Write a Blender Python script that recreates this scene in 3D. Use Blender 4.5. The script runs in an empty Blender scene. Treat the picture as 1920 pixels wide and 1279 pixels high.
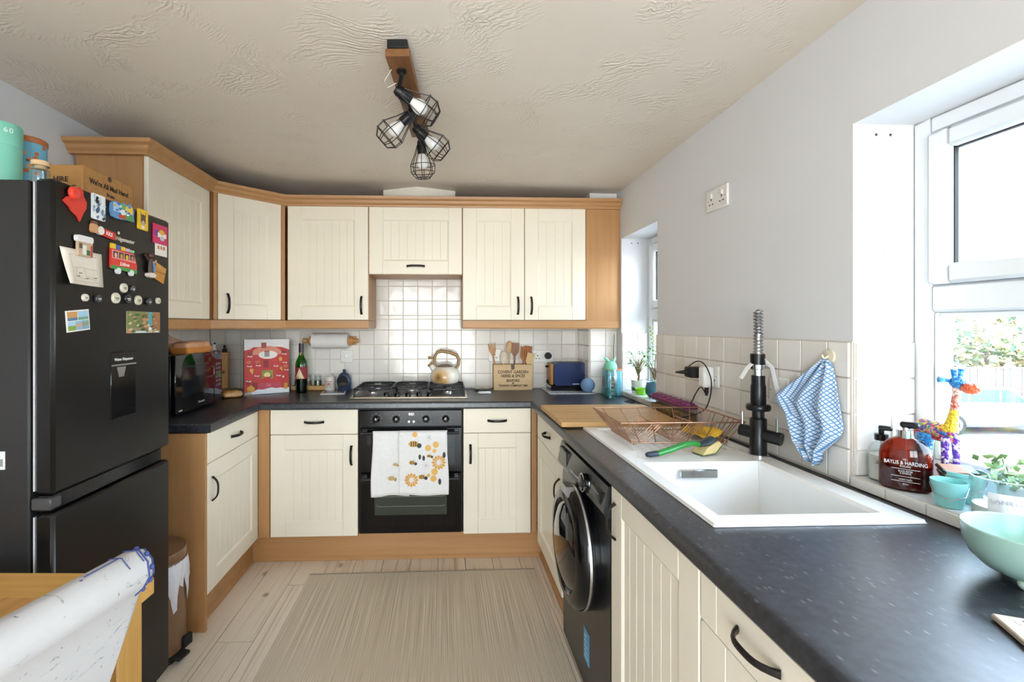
import bpy, bmesh, math, random
from math import sin, cos, pi, radians
from mathutils import Vector, Matrix
random.seed(7)
S = bpy.context.scene
COL = S.collection

# ------------------------------------------------------------------ camera
CAMH = 1.354
YAW = math.atan(36 / 880.0)
cd = bpy.data.cameras.new('camera'); cam = bpy.data.objects.new('camera', cd); COL.objects.link(cam)
cam.location = (0, 0, CAMH); cam.rotation_euler = (pi / 2, 0, -YAW)
cd.sensor_fit = 'HORIZONTAL'; cd.sensor_width = 36.0; cd.lens = 36.0 * 880 / 1920
cd.shift_x = (960 - 872) / 1920; cd.shift_y = -(639.5 - 611) / 1920
cd.clip_start = 0.02; cd.clip_end = 200
S.camera = cam

# ------------------------------------------------------------------ sky, sun, exposure
SKY = 7.0
wd = bpy.data.worlds.new('sky'); S.world = wd; wd.use_nodes = True
wn = wd.node_tree.nodes; wl = wd.node_tree.links
bg = wn['Background']
tc = wn.new('ShaderNodeTexCoord'); sep = wn.new('ShaderNodeSeparateXYZ'); rmp = wn.new('ShaderNodeValToRGB')
wl.new(tc.outputs['Generated'], sep.inputs[0]); wl.new(sep.outputs['Z'], rmp.inputs['Fac'])
rmp.color_ramp.elements[0].position = 0.0; rmp.color_ramp.elements[0].color = (1.0, 0.98, 0.95, 1); _e = rmp.color_ramp.elements.new(0.14); _e.color = (0.80, 0.90, 1.0, 1)
rmp.color_ramp.elements[2].position = 0.6; rmp.color_ramp.elements[2].color = (0.56, 0.74, 1.0, 1)
wl.new(rmp.outputs['Color'], bg.inputs['Color']); bg.inputs['Strength'].default_value = SKY
sd = bpy.data.lights.new('sun', 'SUN'); sd.energy = 2.5; sd.angle = radians(1.5); sd.color = (1.0, 0.93, 0.82)
sun = bpy.data.objects.new('sun', sd); COL.objects.link(sun)
sun.rotation_euler = Vector((0.75, -0.12, -0.62)).to_track_quat('-Z', 'Y').to_euler()
# sampling portals in the window openings (they give no light of their own)
def portal(loc, d, sx, sy):
    l = bpy.data.lights.new('window_portal', 'AREA'); l.shape = 'RECTANGLE'; l.size = sx; l.size_y = sy
    l.cycles.is_portal = True
    o = bpy.data.objects.new('window_portal', l); COL.objects.link(o)
    o.location = loc; o.rotation_euler = Vector(d).to_track_quat('-Z', 'Z').to_euler()
portal((1.38, 0.56, 1.425), (-1, 0, 0), 1.33, 0.95)
portal((1.38, 2.65, 1.425), (-1, 0, 0), 0.5, 0.95)
portal((-0.25, -2.32, 1.1), (0, 1, 0), 1.7, 2.1)  # portal at the added doors behind the camera
vs = S.view_settings
vs.view_transform = 'Standard'; vs.look = 'None'; vs.gamma = 1.0; vs.use_curve_mapping = False
vs.exposure = 1.52
S.cycles.max_bounces = 6; S.cycles.diffuse_bounces = 4; S.cycles.glossy_bounces = 3; S.cycles.transmission_bounces = 7; S.cycles.transparent_max_bounces = 20; S.cycles.adaptive_threshold = 0.04; S.cycles.caustics_reflective = False; S.cycles.caustics_refractive = False

# ------------------------------------------------------------------ helpers: materials
def s2l(c): return c / 12.92 if c <= 0.04045 else ((c + 0.055) / 1.055) ** 2.4
def hexc(h): return tuple(s2l(int(h[i:i + 2], 16) / 255) for i in (0, 2, 4)) + (1,)
MATS = {}
def newmat(name):
    m = bpy.data.materials.new(name); m.use_nodes = True
    nt = m.node_tree; return m, nt.nodes, nt.links, nt.nodes['Principled BSDF']
def coords(N, L, scale=(1, 1, 1), kind='Object', rnd=0.0):
    t = N.new('ShaderNodeTexCoord'); mp = N.new('ShaderNodeMapping'); mp.inputs['Scale'].default_value = scale
    L.new(t.outputs[kind], mp.inputs['Vector'])
    if rnd:
        oi = N.new('ShaderNodeObjectInfo'); mu = N.new('ShaderNodeMath'); mu.operation = 'MULTIPLY'; mu.inputs[1].default_value = rnd
        cb = N.new('ShaderNodeCombineXYZ'); L.new(oi.outputs['Random'], mu.inputs[0])
        for k in range(3): L.new(mu.outputs[0], cb.inputs[k])
        L.new(cb.outputs[0], mp.inputs['Location'])
    return mp.outputs['Vector']
def noise(N, L, vec, scale, detail=3, dist=0.0, rough=0.5):
    n = N.new('ShaderNodeTexNoise'); n.inputs['Scale'].default_value = scale; n.inputs['Detail'].default_value = detail
    n.inputs['Distortion'].default_value = dist; n.inputs['Roughness'].default_value = rough
    L.new(vec, n.inputs['Vector']); return n.outputs['Fac']
def ramp(N, L, fac, stops):
    r = N.new('ShaderNodeValToRGB'); e = r.color_ramp.elements
    e[0].position, e[0].color = stops[0]; e[1].position, e[1].color = stops[-1]
    for p, c in stops[1:-1]:
        x = e.new(p); x.color = c
    L.new(fac, r.inputs['Fac']); return r.outputs['Color']
def bump(N, L, P, fac, strength=0.2, dist=0.002):
    b = N.new('ShaderNodeBump'); b.inputs['Strength'].default_value = strength; b.inputs['Distance'].default_value = dist
    L.new(fac, b.inputs['Height']); L.new(b.outputs['Normal'], P.inputs['Normal'])
def mul(c, k): return (min(1, c[0] * k), min(1, c[1] * k), min(1, c[2] * k), 1)
def std(name, h, rough=0.5, metal=0.0, var=0.06, scale=25, bmp=0.0, bscale=None, coat=0.0, spec=0.5):
    if name in MATS: return MATS[name]
    m, N, L, P = newmat(name); c = hexc(h)
    v = coords(N, L); f = noise(N, L, v, scale)
    L.new(ramp(N, L, f, [(0.3, mul(c, 1 - var)), (0.7, mul(c, 1 + var))]), P.inputs['Base Color'])
    P.inputs['Roughness'].default_value = rough; P.inputs['Metallic'].default_value = metal
    P.inputs['Coat Weight'].default_value = coat; P.inputs['Specular IOR Level'].default_value = spec
    if bmp: bump(N, L, P, noise(N, L, v, bscale or scale * 4), bmp)
    MATS[name] = m; return m
def C(h, rough=0.5): return std('paint_' + h + ('' if rough == 0.5 else '_%d' % int(rough * 100)), h, rough, 0, 0.04, 60)
def wood(name, h1, h2, scale=(30, 30, 1.5), rough=0.45, rnd=0.0, contrast=(0.3, 0.7), kn=None, nscale=1.0):
    m, N, L, P = newmat(name)
    v = coords(N, L, scale, 'Object', rnd)
    f = noise(N, L, v, nscale, 6, 0.6, 0.6)
    col = ramp(N, L, f, [(contrast[0], hexc(h1)), (contrast[1], hexc(h2))])
    if kn:
        v2 = coords(N, L, (1, 1, 1), 'Object', rnd); k = N.new('ShaderNodeTexVoronoi'); k.inputs['Scale'].default_value = 1.0
        mpv = N.new('ShaderNodeMapping'); mpv.inputs['Scale'].default_value = (0.156 * 5.5, 1.25 * 3.2, 1); L.new(v2, mpv.inputs['Vector']); L.new(mpv.outputs[0], k.inputs['Vector'])
        kf = ramp(N, L, k.outputs['Distance'], [(0.02, (1, 1, 1, 1)), (0.12, (0, 0, 0, 1))])
        mx = N.new('ShaderNodeMixRGB'); mx.inputs['Color2'].default_value = hexc(kn); L.new(kf, mx.inputs['Fac']); L.new(col, mx.inputs['Color1']); col = mx.outputs['Color']
    L.new(col, P.inputs['Base Color']); P.inputs['Roughness'].default_value = rough
    bump(N, L, P, f, 0.06, 0.001)
    MATS[name] = m; return m
def edge_fac(N, L, lo, hi):
    lw = N.new('ShaderNodeLayerWeight'); lw.inputs['Blend'].default_value = 0.5
    pw = N.new('ShaderNodeMath'); pw.operation = 'POWER'; pw.inputs[1].default_value = 3.5; L.new(lw.outputs['Facing'], pw.inputs[0])
    ma = N.new('ShaderNodeMath'); ma.operation = 'MULTIPLY_ADD'; ma.inputs[1].default_value = hi; ma.inputs[2].default_value = lo; L.new(pw.outputs[0], ma.inputs[0]); return ma.outputs[0]
def glass(name, h='ffffff', rough=0.02, ior=1.45, blend=0.22):
    # thin-walled clear or tinted glass / plastic: tinted see-through with a mirror reflection that grows at the edges
    if name in MATS: return MATS[name]
    m, N, L, P = newmat(name); N.remove(P); out = N['Material Output']; c = hexc(h)
    tr = N.new('ShaderNodeBsdfTransparent'); gl = N.new('ShaderNodeBsdfGlossy'); gl.inputs['Roughness'].default_value = max(rough, 0.02)
    v = coords(N, L); f = noise(N, L, v, 4); L.new(ramp(N, L, f, [(0.3, mul(c, 0.95)), (0.7, c)]), tr.inputs['Color'])
    mx = N.new('ShaderNodeMixShader'); L.new(edge_fac(N, L, .05, .6), mx.inputs[0]); L.new(tr.outputs[0], mx.inputs[1]); L.new(gl.outputs[0], mx.inputs[2]); L.new(mx.outputs[0], out.inputs['Surface'])
    MATS[name] = m; return m
def pane_mat(name):
    # thin window pane: mostly clear with a faint mirror reflection
    m, N, L, P = newmat(name)
    N.remove(P); out = N['Material Output']
    tr = N.new('ShaderNodeBsdfTransparent'); gl = N.new('ShaderNodeBsdfGlossy'); gl.inputs['Roughness'].default_value = 0.02
    v = coords(N, L); f = noise(N, L, v, 3)
    L.new(ramp(N, L, f, [(0.2, (0.93, 0.96, 0.95, 1)), (0.8, (0.97, 0.98, 0.98, 1))]), tr.inputs['Color'])
    mx = N.new('ShaderNodeMixShader'); L.new(edge_fac(N, L, .05, .6), mx.inputs[0]); L.new(tr.outputs[0], mx.inputs[1]); L.new(gl.outputs[0], mx.inputs[2]); L.new(mx.outputs[0], out.inputs['Surface'])
    MATS[name] = m; return m

# ------------------------------------------------------------------ helpers: meshes
class MB:
    def __init__(s): s.v = []; s.f = []; s.m = []; s.mats = []; s.mi = 0
    def use(s, mat):
        if mat not in s.mats: s.mats.append(mat)
        s.mi = s.mats.index(mat); return s
    def add(s, vs, fs):
        o = len(s.v); s.v += [tuple(x) for x in vs]
        for f in fs: s.f.append([i + o for i in f]); s.m.append(s.mi)
        return s
    def box(s, x0, x1, y0, y1, z0, z1, b=0.0):
        if x0 > x1: x0, x1 = x1, x0
        if y0 > y1: y0, y1 = y1, y0
        if z0 > z1: z0, z1 = z1, z0
        if b <= 0:
            vs = [(x, y, z) for z in (z0, z1) for y in (y0, y1) for x in (x0, x1)]
            return s.add(vs, [(0, 2, 3, 1), (4, 5, 7, 6), (0, 1, 5, 4), (2, 6, 7, 3), (0, 4, 6, 2), (1, 3, 7, 5)])
        b = min(b, (x1 - x0) / 2.01, (y1 - y0) / 2.01, (z1 - z0) / 2.01)
        lo = (x0, y0, z0); hi = (x1, y1, z1); vs = []; idx = {}
        for sx in (0, 1):
            for sy in (0, 1):
                for sz in (0, 1):
                    sg = (sx, sy, sz)
                    for a in range(3):
                        p = []
                        for k in range(3):
                            e = hi[k] if sg[k] else lo[k]
                            if k != a: e += -b if sg[k] else b
                            p.append(e)
                        idx[(sx, sy, sz, a)] = len(vs); vs.append(p)
        fs = []
        for a in range(3):
            o1, o2 = [k for k in range(3) if k != a]
            for sd_ in (0, 1):
                q = []
                for i, j in ((0, 0), (1, 0), (1, 1), (0, 1)):
                    g = [0, 0, 0]; g[a] = sd_; g[o1] = i; g[o2] = j; q.append(idx[(*g, a)])
                fs.append(q)
        for a in range(3):
            o1, o2 = [k for k in range(3) if k != a]
            for i in (0, 1):
                for j in (0, 1):
                    q = []
                    for e, ax in ((0, o1), (1, o1), (1, o2), (0, o2)):
                        g = [0, 0, 0]; g[a] = e; g[o1] = i; g[o2] = j; q.append(idx[(*g, ax)])
                    fs.append(q)
        for sx in (0, 1):
            for sy in (0, 1):
                for sz in (0, 1): fs.append([idx[(sx, sy, sz, a)] for a in range(3)])
        return s.add(vs, fs)
    def ring(s, rings, closed_path=False, cap=True):
        n = len(rings[0]); o = []; vs = []
        for r in rings: vs += r
        fs = []; k = len(rings)
        for i in range(k if closed_path else k - 1):
            j = (i + 1) % k
            for a in range(n):
                b = (a + 1) % n; fs.append((i * n + a, i * n + b, j * n + b, j * n + a))
        if cap and not closed_path:
            fs.append(list(range(n))[::-1]); fs.append([(k - 1) * n + a for a in range(n)])
        return s.add(vs, fs)
    def lathe(s, prof, n=24, c=(0, 0, 0), sx=1.0, sy=1.0, axis='z', cap=True):
        rings = []
        for r, z in prof:
            r = max(r, 1e-5); rg = []
            for a in range(n):
                t = 2 * pi * a / n; p = (r * cos(t) * sx, r * sin(t) * sy, z)
                if axis == 'x': p = (p[2], p[0], p[1])
                elif axis == 'y': p = (p[0], p[2], p[1])
                rg.append((p[0] + c[0], p[1] + c[1], p[2] + c[2]))
            rings.append(rg)
        return s.ring(rings, cap=cap)
    def cyl(s, c, r, h, n=20, axis='z', r2=None):
        return s.lathe([(r, 0), (r if r2 is None else r2, h)], n, c, axis=axis)
    def ball(s, c, r, n=14, m=8, sc=(1, 1, 1)):
        rings = []
        for i in range(m + 1):
            t = pi * i / m; rr = max(r * sin(t), 1e-5)
            rings.append([(c[0] + rr * cos(2 * pi * a / n) * sc[0], c[1] + rr * sin(2 * pi * a / n) * sc[1], c[2] - r * cos(t) * sc[2]) for a in range(n)])
        return s.ring(rings)
    def tube(s, path, r, n=8, closed=False, flat=None, cap=True):
        P = [Vector(p) for p in path]; k = len(P)
        rr = r if isinstance(r, (list, tuple)) else [r] * k
        rings = []; up = None
        for i in range(k):
            if closed: t = P[(i + 1) % k] - P[i - 1]
            else: t = P[min(i + 1, k - 1)] - P[max(i - 1, 0)]
            if t.length < 1e-9: t = Vector((0, 0, 1))
            t.normalize()
            if up is None:
                up = Vector((0, 0, 1)) if abs(t.z) < 0.9 else Vector((1, 0, 0))
                if flat: up = Vector(flat[2]) if len(flat) > 2 else up
            u = (up - t * up.dot(t))
            if u.length < 1e-6: u = t.orthogonal()
            u.normalize(); w = t.cross(u); up = u
            fu, fw = (flat[0], flat[1]) if flat else (1, 1)
            rings.append([tuple(P[i] + u * (rr[i] * fu * cos(2 * pi * a / n)) + w * (rr[i] * fw * sin(2 * pi * a / n))) for a in range(n)])
        return s.ring(rings, closed, cap)
    def prism(s, poly, a, b, plane='xz'):
        # polygon in a plane, extruded along the third axis from a to b
        def pt(p, d):
            return (p[0], d, p[1]) if plane == 'xz' else (p[0], p[1], d) if plane == 'xy' else (d, p[0], p[1])
        n = len(poly); vs = [pt(p, a) for p in poly] + [pt(p, b) for p in poly]
        fs = [list(range(n)), [n + i for i in range(n)][::-1]] + [(i, i + n, (i + 1) % n + n, (i + 1) % n) for i in range(n)]
        return s.add(vs, fs)
    def sweep(s, prof, path, cap=True):
        # profile (outward distance, z) swept along a horizontal polyline, outward = right-hand side of travel, mitred
        P = [Vector((p[0], p[1])) for p in path]; k = len(P); rings = []
        for i in range(k):
            ns = []
            if i > 0: d = (P[i] - P[i - 1]).normalized(); ns.append(Vector((d.y, -d.x)))
            if i < k - 1: d = (P[i + 1] - P[i]).normalized(); ns.append(Vector((d.y, -d.x)))
            if len(ns) == 2:
                m = (ns[0] + ns[1]); m.normalize(); m = m / max(0.2, m.dot(ns[0]))
            else: m = ns[0]
            rings.append([(P[i].x + m.x * d, P[i].y + m.y * d, z) for d, z in prof])
        return s.ring(rings, cap=cap)
    def build(s, name, mat=None, parent=None, loc=None, rot=None, smooth=38, sub=0):
        me = bpy.data.meshes.new(name); me.from_pydata(s.v, [], s.f)
        ml = s.mats if s.mats else [mat]
        for m in ml: me.materials.append(m)
        if s.mats: me.polygons.foreach_set('material_index', s.m)
        bm = bmesh.new(); bm.from_mesh(me); bmesh.ops.recalc_face_normals(bm, faces=bm.faces); bm.to_mesh(me); bm.free()
        if smooth:
            me.polygons.foreach_set('use_smooth', [True] * len(me.polygons)); me.set_sharp_from_angle(angle=radians(smooth))
        o = bpy.data.objects.new(name, me); COL.objects.link(o)
        if parent is not None: o.parent = parent
        if loc is not None: o.location = loc
        if rot is not None: o.rotation_euler = rot
        if sub:
            md = o.modifiers.new('sub', 'SUBSURF'); md.levels = sub; md.render_levels = sub
        return o
def tag(o, label, cat, group=None, kind=None):
    if label: o['label'] = label
    if cat: o['category'] = cat
    if group: o['group'] = group
    if kind: o['kind'] = kind
    return o
def thing(name, label, cat, loc=(0, 0, 0), rz=0.0, group=None, rot=None):
    o = bpy.data.objects.new(name, None); COL.objects.link(o); o.empty_display_size = 0.05
    o.location = loc; o.rotation_euler = rot if rot else (0, 0, rz)
    return tag(o, label, cat, group)
def struct(o): o['kind'] = 'structure'; return o
def inst(src, parent, loc, rot=(0, 0, 0), scale=(1, 1, 1)):
    o = src.copy(); COL.objects.link(o); o.parent = parent; o.location = loc; o.rotation_euler = rot; o.scale = scale; return o
def text(body, size, mat, parent, loc, rot=(pi / 2, 0, 0), name='lettering', align='CENTER', ext=0.0004, sx=1.0, shear=0.0, bold=0.0):
    cu = bpy.data.curves.new('lettering', 'FONT'); cu.body = body; cu.size = size; cu.align_x = align; cu.align_y = 'CENTER'
    cu.extrude = ext; cu.resolution_u = 3; cu.shear = shear; cu.offset = bold
    t = bpy.data.objects.new('lettering_source', cu); COL.objects.link(t)
    dg = bpy.context.evaluated_depsgraph_get(); me = bpy.data.meshes.new_from_object(t.evaluated_get(dg))
    bpy.data.objects.remove(t); me.materials.clear(); me.materials.append(mat)
    o = bpy.data.objects.new(name, me); COL.objects.link(o); o.parent = parent; o.location = loc; o.rotation_euler = rot; o.scale = (sx, 1, 1)
    return o
def arc(cx, cy, r, a0, a1, n, ry=None):
    ry = r if ry is None else ry
    return [(cx + r * cos(radians(a0 + (a1 - a0) * i / n)), cy + ry * sin(radians(a0 + (a1 - a0) * i / n))) for i in range(n + 1)]
def rrect(x0, x1, z0, z1, r, n=4):
    return arc(x1 - r, z0 + r, r, -90, 0, n) + arc(x1 - r, z1 - r, r, 0, 90, n) + arc(x0 + r, z1 - r, r, 90, 180, n) + arc(x0 + r, z0 + r, r, 180, 270, n)
def ell(cx, cz, rx, rz, n=16): return arc(cx, cz, rx, 0, 360 * (n - 1) / n, n - 1, rz)

# ------------------------------------------------------------------ materials
M = {}
M['cream'] = std('cream_door_vinyl', 'f0e7d5', 0.38, 0, 0.015, 6)
M['beech'] = wood('beech_wood_effect', 'ad7d4e', 'bd8f60', (26, 26, 1.6), 0.42, 0, (0.25, 0.75))
M['beech_h'] = wood('beech_wood_effect_along', 'ad7d4e', 'bd8f60', (1.6, 26, 26), 0.42, 0, (0.25, 0.75))
M['plaster'] = std('painted_wall_plaster', 'dcdcde', 0.85, 0, 0.012, 3, 0.05, 60)
M['white'] = std('white_upvc_frame', 'eef1f3', 0.3, 0, 0.01, 6)
M['grout'] = std('pale_tile_grout', 'd8cfc4', 0.9, 0, 0.05, 40)
M['bronze'] = std('dark_bronze_handle', '2a2626', 0.38, 0.6, 0.1, 40)
M['black'] = std('black_gloss_plastic', '08080a', 0.16, 0, 0.1, 10, spec=.4)
M['matteblack'] = std('black_satin_metal', '161619', 0.42, 0.2, 0.1, 20)
M['rubber'] = std('black_rubber', '151516', 0.7, 0, 0.1, 30)
M['chrome'] = std('polished_chrome', 'd5d7da', 0.12, 1.0, 0.03, 20)
M['steel'] = std('brushed_steel', 'b4b4b6', 0.3, 1.0, 0.06, 30)
M['pane'] = pane_mat('clear_window_pane')
M['glass'] = glass('clear_glass', 'fafdfd')
def tile_mat():
    m, N, L, P = newmat('white_glazed_tile')
    v = coords(N, L, (1, 1, 1), 'Object', 37.0)
    oi = N.new('ShaderNodeObjectInfo')
    L.new(ramp(N, L, oi.outputs['Random'], [(0.0, hexc('e2ddd6')), (1.0, hexc('ece8e2'))]), P.inputs['Base Color'])
    P.inputs['Roughness'].default_value = 0.12
    bump(N, L, P, noise(N, L, v, 16, 1), 0.22, 0.005)
    return m
M['tile'] = tile_mat()
def worktop_mat():
    m, N, L, P = newmat('charcoal_flecked_laminate')
    v = coords(N, L, (1, 1, 1)); f = noise(N, L, v, 60, 4)
    base = ramp(N, L, f, [(0.35, hexc('1f2127')), (0.7, hexc('34373f'))])
    v2 = coords(N, L, (85, 42, 85)); vo = N.new('ShaderNodeTexVoronoi'); vo.inputs['Scale'].default_value = 1.0; vo.inputs['Randomness'].default_value = 1.0
    L.new(v2, vo.inputs['Vector'])
    fl = ramp(N, L, vo.outputs['Distance'], [(0.10, (1, 1, 1, 1)), (0.27, (0, 0, 0, 1))])
    rsel = N.new('ShaderNodeSeparateColor'); L.new(vo.outputs['Color'], rsel.inputs[0])
    gt = N.new('ShaderNodeMath'); gt.operation = 'GREATER_THAN'; gt.inputs[1].default_value = 0.5; L.new(rsel.outputs[0], gt.inputs[0])
    mu = N.new('ShaderNodeMath'); mu.operation = 'MULTIPLY'; L.new(fl, mu.inputs[0]); L.new(gt.outputs[0], mu.inputs[1])
    m2 = N.new('ShaderNodeMath'); m2.operation = 'MULTIPLY'; m2.inputs[1].default_value = 0.42; L.new(mu.outputs[0], m2.inputs[0])
    mx = N.new('ShaderNodeMixRGB'); L.new(m2.outputs[0], mx.inputs['Fac']); L.new(base, mx.inputs['Color1']); mx.inputs['Color2'].default_value = hexc('8b8d92')
    L.new(mx.outputs[0], P.inputs['Base Color']); P.inputs['Roughness'].default_value = 0.34; P.inputs['Specular IOR Level'].default_value = 0.7
    bump(N, L, P, f, 0.05, 0.001); return m
M['worktop'] = worktop_mat()
def ceiling_mat():
    m, N, L, P = newmat('combed_artex_ceiling')
    v = coords(N, L, (1, 1, 1))
    n1 = N.new('ShaderNodeTexNoise'); n1.inputs['Scale'].default_value = 2.2; n1.inputs['Detail'].default_value = 1.0; L.new(v, n1.inputs['Vector'])
    ad = N.new('ShaderNodeMixRGB'); ad.blend_type = 'ADD'; ad.inputs['Fac'].default_value = .5; L.new(v, ad.inputs['Color1']); L.new(n1.outputs['Color'], ad.inputs['Color2'])
    w = N.new('ShaderNodeTexWave'); w.wave_type = 'BANDS'; w.bands_direction = 'DIAGONAL'; w.inputs['Scale'].default_value = 20.0; w.inputs['Distortion'].default_value = 9.0; w.inputs['Detail'].default_value = 4.0; w.inputs['Detail Scale'].default_value = 1.6
    L.new(ad.outputs[0], w.inputs['Vector'])
    msk = ramp(N, L, noise(N, L, v, 7.0, 4), [(0.47, (0, 0, 0, 1)), (0.75, (1, 1, 1, 1))])
    mu = N.new('ShaderNodeMath'); mu.operation = 'MULTIPLY'; L.new(w.outputs['Fac'], mu.inputs[0]); L.new(msk, mu.inputs[1])
    ad2 = N.new('ShaderNodeMath'); ad2.inputs[1].default_value = 0.0; L.new(mu.outputs[0], ad2.inputs[0])
    L.new(ramp(N, L, noise(N, L, v, 1.3, 2), [(0.3, hexc('dcd0c2')), (0.7, hexc('e3d9cd'))]), P.inputs['Base Color'])
    P.inputs['Roughness'].default_value = 0.55
    bump(N, L, P, ad2.outputs[0], 0.6, 0.005); return m
M['ceiling'] = ceiling_mat()
M['plank'] = wood('pale_washed_floor_plank', 'c0a88e', 'eee0cd', (13, 1.1, 15), 0.42, 53.0, (0.28, 0.46), '8f7252')

# ------------------------------------------------------------------ room shell
XL, XR, YB, YN = -1.605, 1.10, 3.25, -2.2
WT = 0.92
def zc(x): return 2.243 + (x - XL) * (2.205 - 2.243) / (XR - XL)
floor = struct(MB().box(XL - .2, XR + .2, YN - .2, YB + .2, -0.15, -0.012).build('floor', std('floor_subfloor', '6b6156', 0.9)))
pk = None; PW = 0.156
for ci, x in enumerate([XL + PW * k for k in range(18)]):
    w = min(PW, XR - x); off = (ci * 0.437) % 1.25
    y = YN + off - 1.25
    while y < 2.95:
        y0, y1 = max(y, YN), min(y + 1.25, 2.95)
        if y1 - y0 > 0.05:
            if pk is None:
                pk = MB().box(-.5, .5, -.5, .5, -0.012, 0.0, 0).build('plank', M['plank'], floor, smooth=0)
                # small chamfer look: shrink each plank to leave a fine joint
                o = pk
            else: o = inst(pk, floor, (0, 0, 0))
            o.location = (x + w / 2, (y0 + y1) / 2, 0); o.scale = (w - 0.0025, y1 - y0 - 0.003, 1)
        y += 1.25
b = MB(); xa, xb = XL - .2, XR + .4
b.add([(xa, YN - .2, zc(xa)), (xb, YN - .2, zc(xb)), (xb, YB + .2, zc(xb)), (xa, YB + .2, zc(xa)),
       (xa, YN - .2, 2.45), (xb, YN - .2, 2.45), (xb, YB + .2, 2.45), (xa, YB + .2, 2.45)],
      [(0, 1, 2, 3), (7, 6, 5, 4), (0, 4, 5, 1), (1, 5, 6, 2), (2, 6, 7, 3), (3, 7, 4, 0)])
struct(b.build('ceiling', M['ceiling'], smooth=0))
wall_left = struct(MB().box(XL - .2, XL, YN - .2, YB + .2, -0.1, 2.35).build('wall_left', M['plaster'], smooth=0))
wall_back = struct(MB().box(XL, XR + .36, YB, YB + .2, -0.1, 2.35).build('wall_back', M['plaster'], smooth=0))
# right wall with two window openings
W1 = (-0.10, 1.225, 0.95, 1.90); W2 = (2.40, 2.90, 0.95, 1.90); WX = 1.36
b = MB()
b.box(XR, WX, YN - .2, YB, -0.1, 0.93); b.box(XR, WX, YN - .2, YB, 1.90, 2.35)
for y0, y1 in ((YN - .2, W1[0]), (W1[1], W2[0]), (W2[1], YB)): b.box(XR, WX, y0, y1, 0.93, 1.90)
wall_right = struct(b.build('wall_right', M['plaster'], smooth=0))
# wall behind the camera with glazed doors added, unseen, to let in fill daylight
b = MB(); b.box(XL, -1.1, YN - .2, YN, -.1, 2.35); b.box(0.6, XR, YN - .2, YN, -.1, 2.35); b.box(-1.1, .6, YN - .2, YN, 2.12, 2.35)
wall_front = struct(b.build('wall_front', M['plaster'], smooth=0))
b = MB(); y = YN - .1
for x in (-1.1, -0.285, 0.53): b.box(x, x + .07, y - .03, y + .03, 0, 2.12, .004)
b.box(-1.03, .53, y - .03, y + .03, 0, .07, .004); b.box(-1.03, .53, y - .03, y + .03, 2.05, 2.12, .004)
d3 = struct(b.build('added_light_door', M['white']))
for x0, x1 in ((-1.03, -.285), (-.215, .53)): MB().box(x0, x1, y - .006, y + .006, .07, 2.05).build('pane', M['pane'], d3)
# boxed-in corner pipe
trim_1 = struct(MB().box(0.925, XR, 2.985, YB, 0.88, 2.21).build('wall_corner', M['plaster'], smooth=0))

# ------------------------------------------------------------------ windows
def window(name, W, mull):
    y0, y1, z0, z1 = W; zs = 1.425; xf, xo = 1.268, 1.338
    b = MB(); f = 0.045
    b.box(xf, xo, y0, y0 + f, z0, z1, .006); b.box(xf, xo, y1 - f, y1, z0, z1, .006)
    b.box(xf, xo, y0 + f, y1 - f, z1 - f, z1, .006); b.box(xf, xo, y0 + f, y1 - f, z0, z0 + f + .01, .006)
    b.box(xf + .002, xo, y0 + f, y1 - f, zs - .035, zs + .035, .006)
    for m in mull: b.box(xf + .004, xo, m - .03, m + .03, z0 + f, z1 - f, .006)
    w = struct(b.build(name, M['white']))
    edges = [y0 + f] + [e for m in mull for e in (m - .03, m + .03)] + [y1 - f]
    for i in range(0, len(edges), 2):
        a, c = edges[i] + .001, edges[i + 1] - .001
        # opening top light
        b = MB(); sf = .05; za, zb = zs + .036, z1 - f - .001; x0 = xf - .012
        b.box(x0, xo - .01, a, a + sf, za, zb, .008); b.box(x0, xo - .01, c - sf, c, za, zb, .008)
        b.box(x0, xo - .01, a + sf, c - sf, za, za + sf, .008); b.box(x0, xo - .01, a + sf, c - sf, zb - sf, zb, .008)
        s = b.build('sash', M['white'], w)
        g = MB(); g.box(x0 + .02, x0 + .03, a + sf - .008, a + sf + .003, za + sf, zb - sf); g.box(x0 + .02, x0 + .03, c - sf - .003, c - sf + .008, za + sf, zb - sf); g.box(x0 + .02, x0 + .03, a + sf, c - sf, zb - sf - .003, zb - sf + .008)
        g.build('gasket', M['rubber'], s)
        MB().box(x0 + .03, x0 + .036, a + sf, c - sf, za + sf, zb - sf).build('pane', M['pane'], s)
        h = MB(); h.box(x0 - .018, x0, (a + c) / 2 - .012, (a + c) / 2 + .012, za + .008, za + .036, .004); h.box(x0 - .03, x0 - .016, (a + c) / 2 - .01, (a + c) / 2 + .10, za + .012, za + .030, .005)
        h.build('sash_handle', M['white'], s)
        # fixed light below
        b = MB(); bd = .014; za, zb = z0 + f + .011, zs - .036
        b.box(xf + .01, xf + .05, a, a + bd, za, zb, .003); b.box(xf + .01, xf + .05, c - bd, c, za, zb, .003); b.box(xf + .01, xf + .05, a + bd, c - bd, za, za + bd, .003); b.box(xf + .01, xf + .05, a + bd, c - bd, zb - bd, zb, .003)
        b.build('glazing_bead', M['white'], w)
        MB().box(xf + .03, xf + .036, a + bd, c - bd, za + bd, zb - bd).build('pane', M['pane'], w)
    return w
window_1 = window('window_1', W1, (0.35,))
window_2 = window('window_2', W2, ())
for nm, W in (('trim_1', W1), ('trim_2', W2)):
    struct(MB().box(XR - .004, 1.268, W[0], W[1], .932, .95, .004).build(nm, std('white_sill', 'eef0f0', 0.25, 0, .01, 8)))

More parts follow.
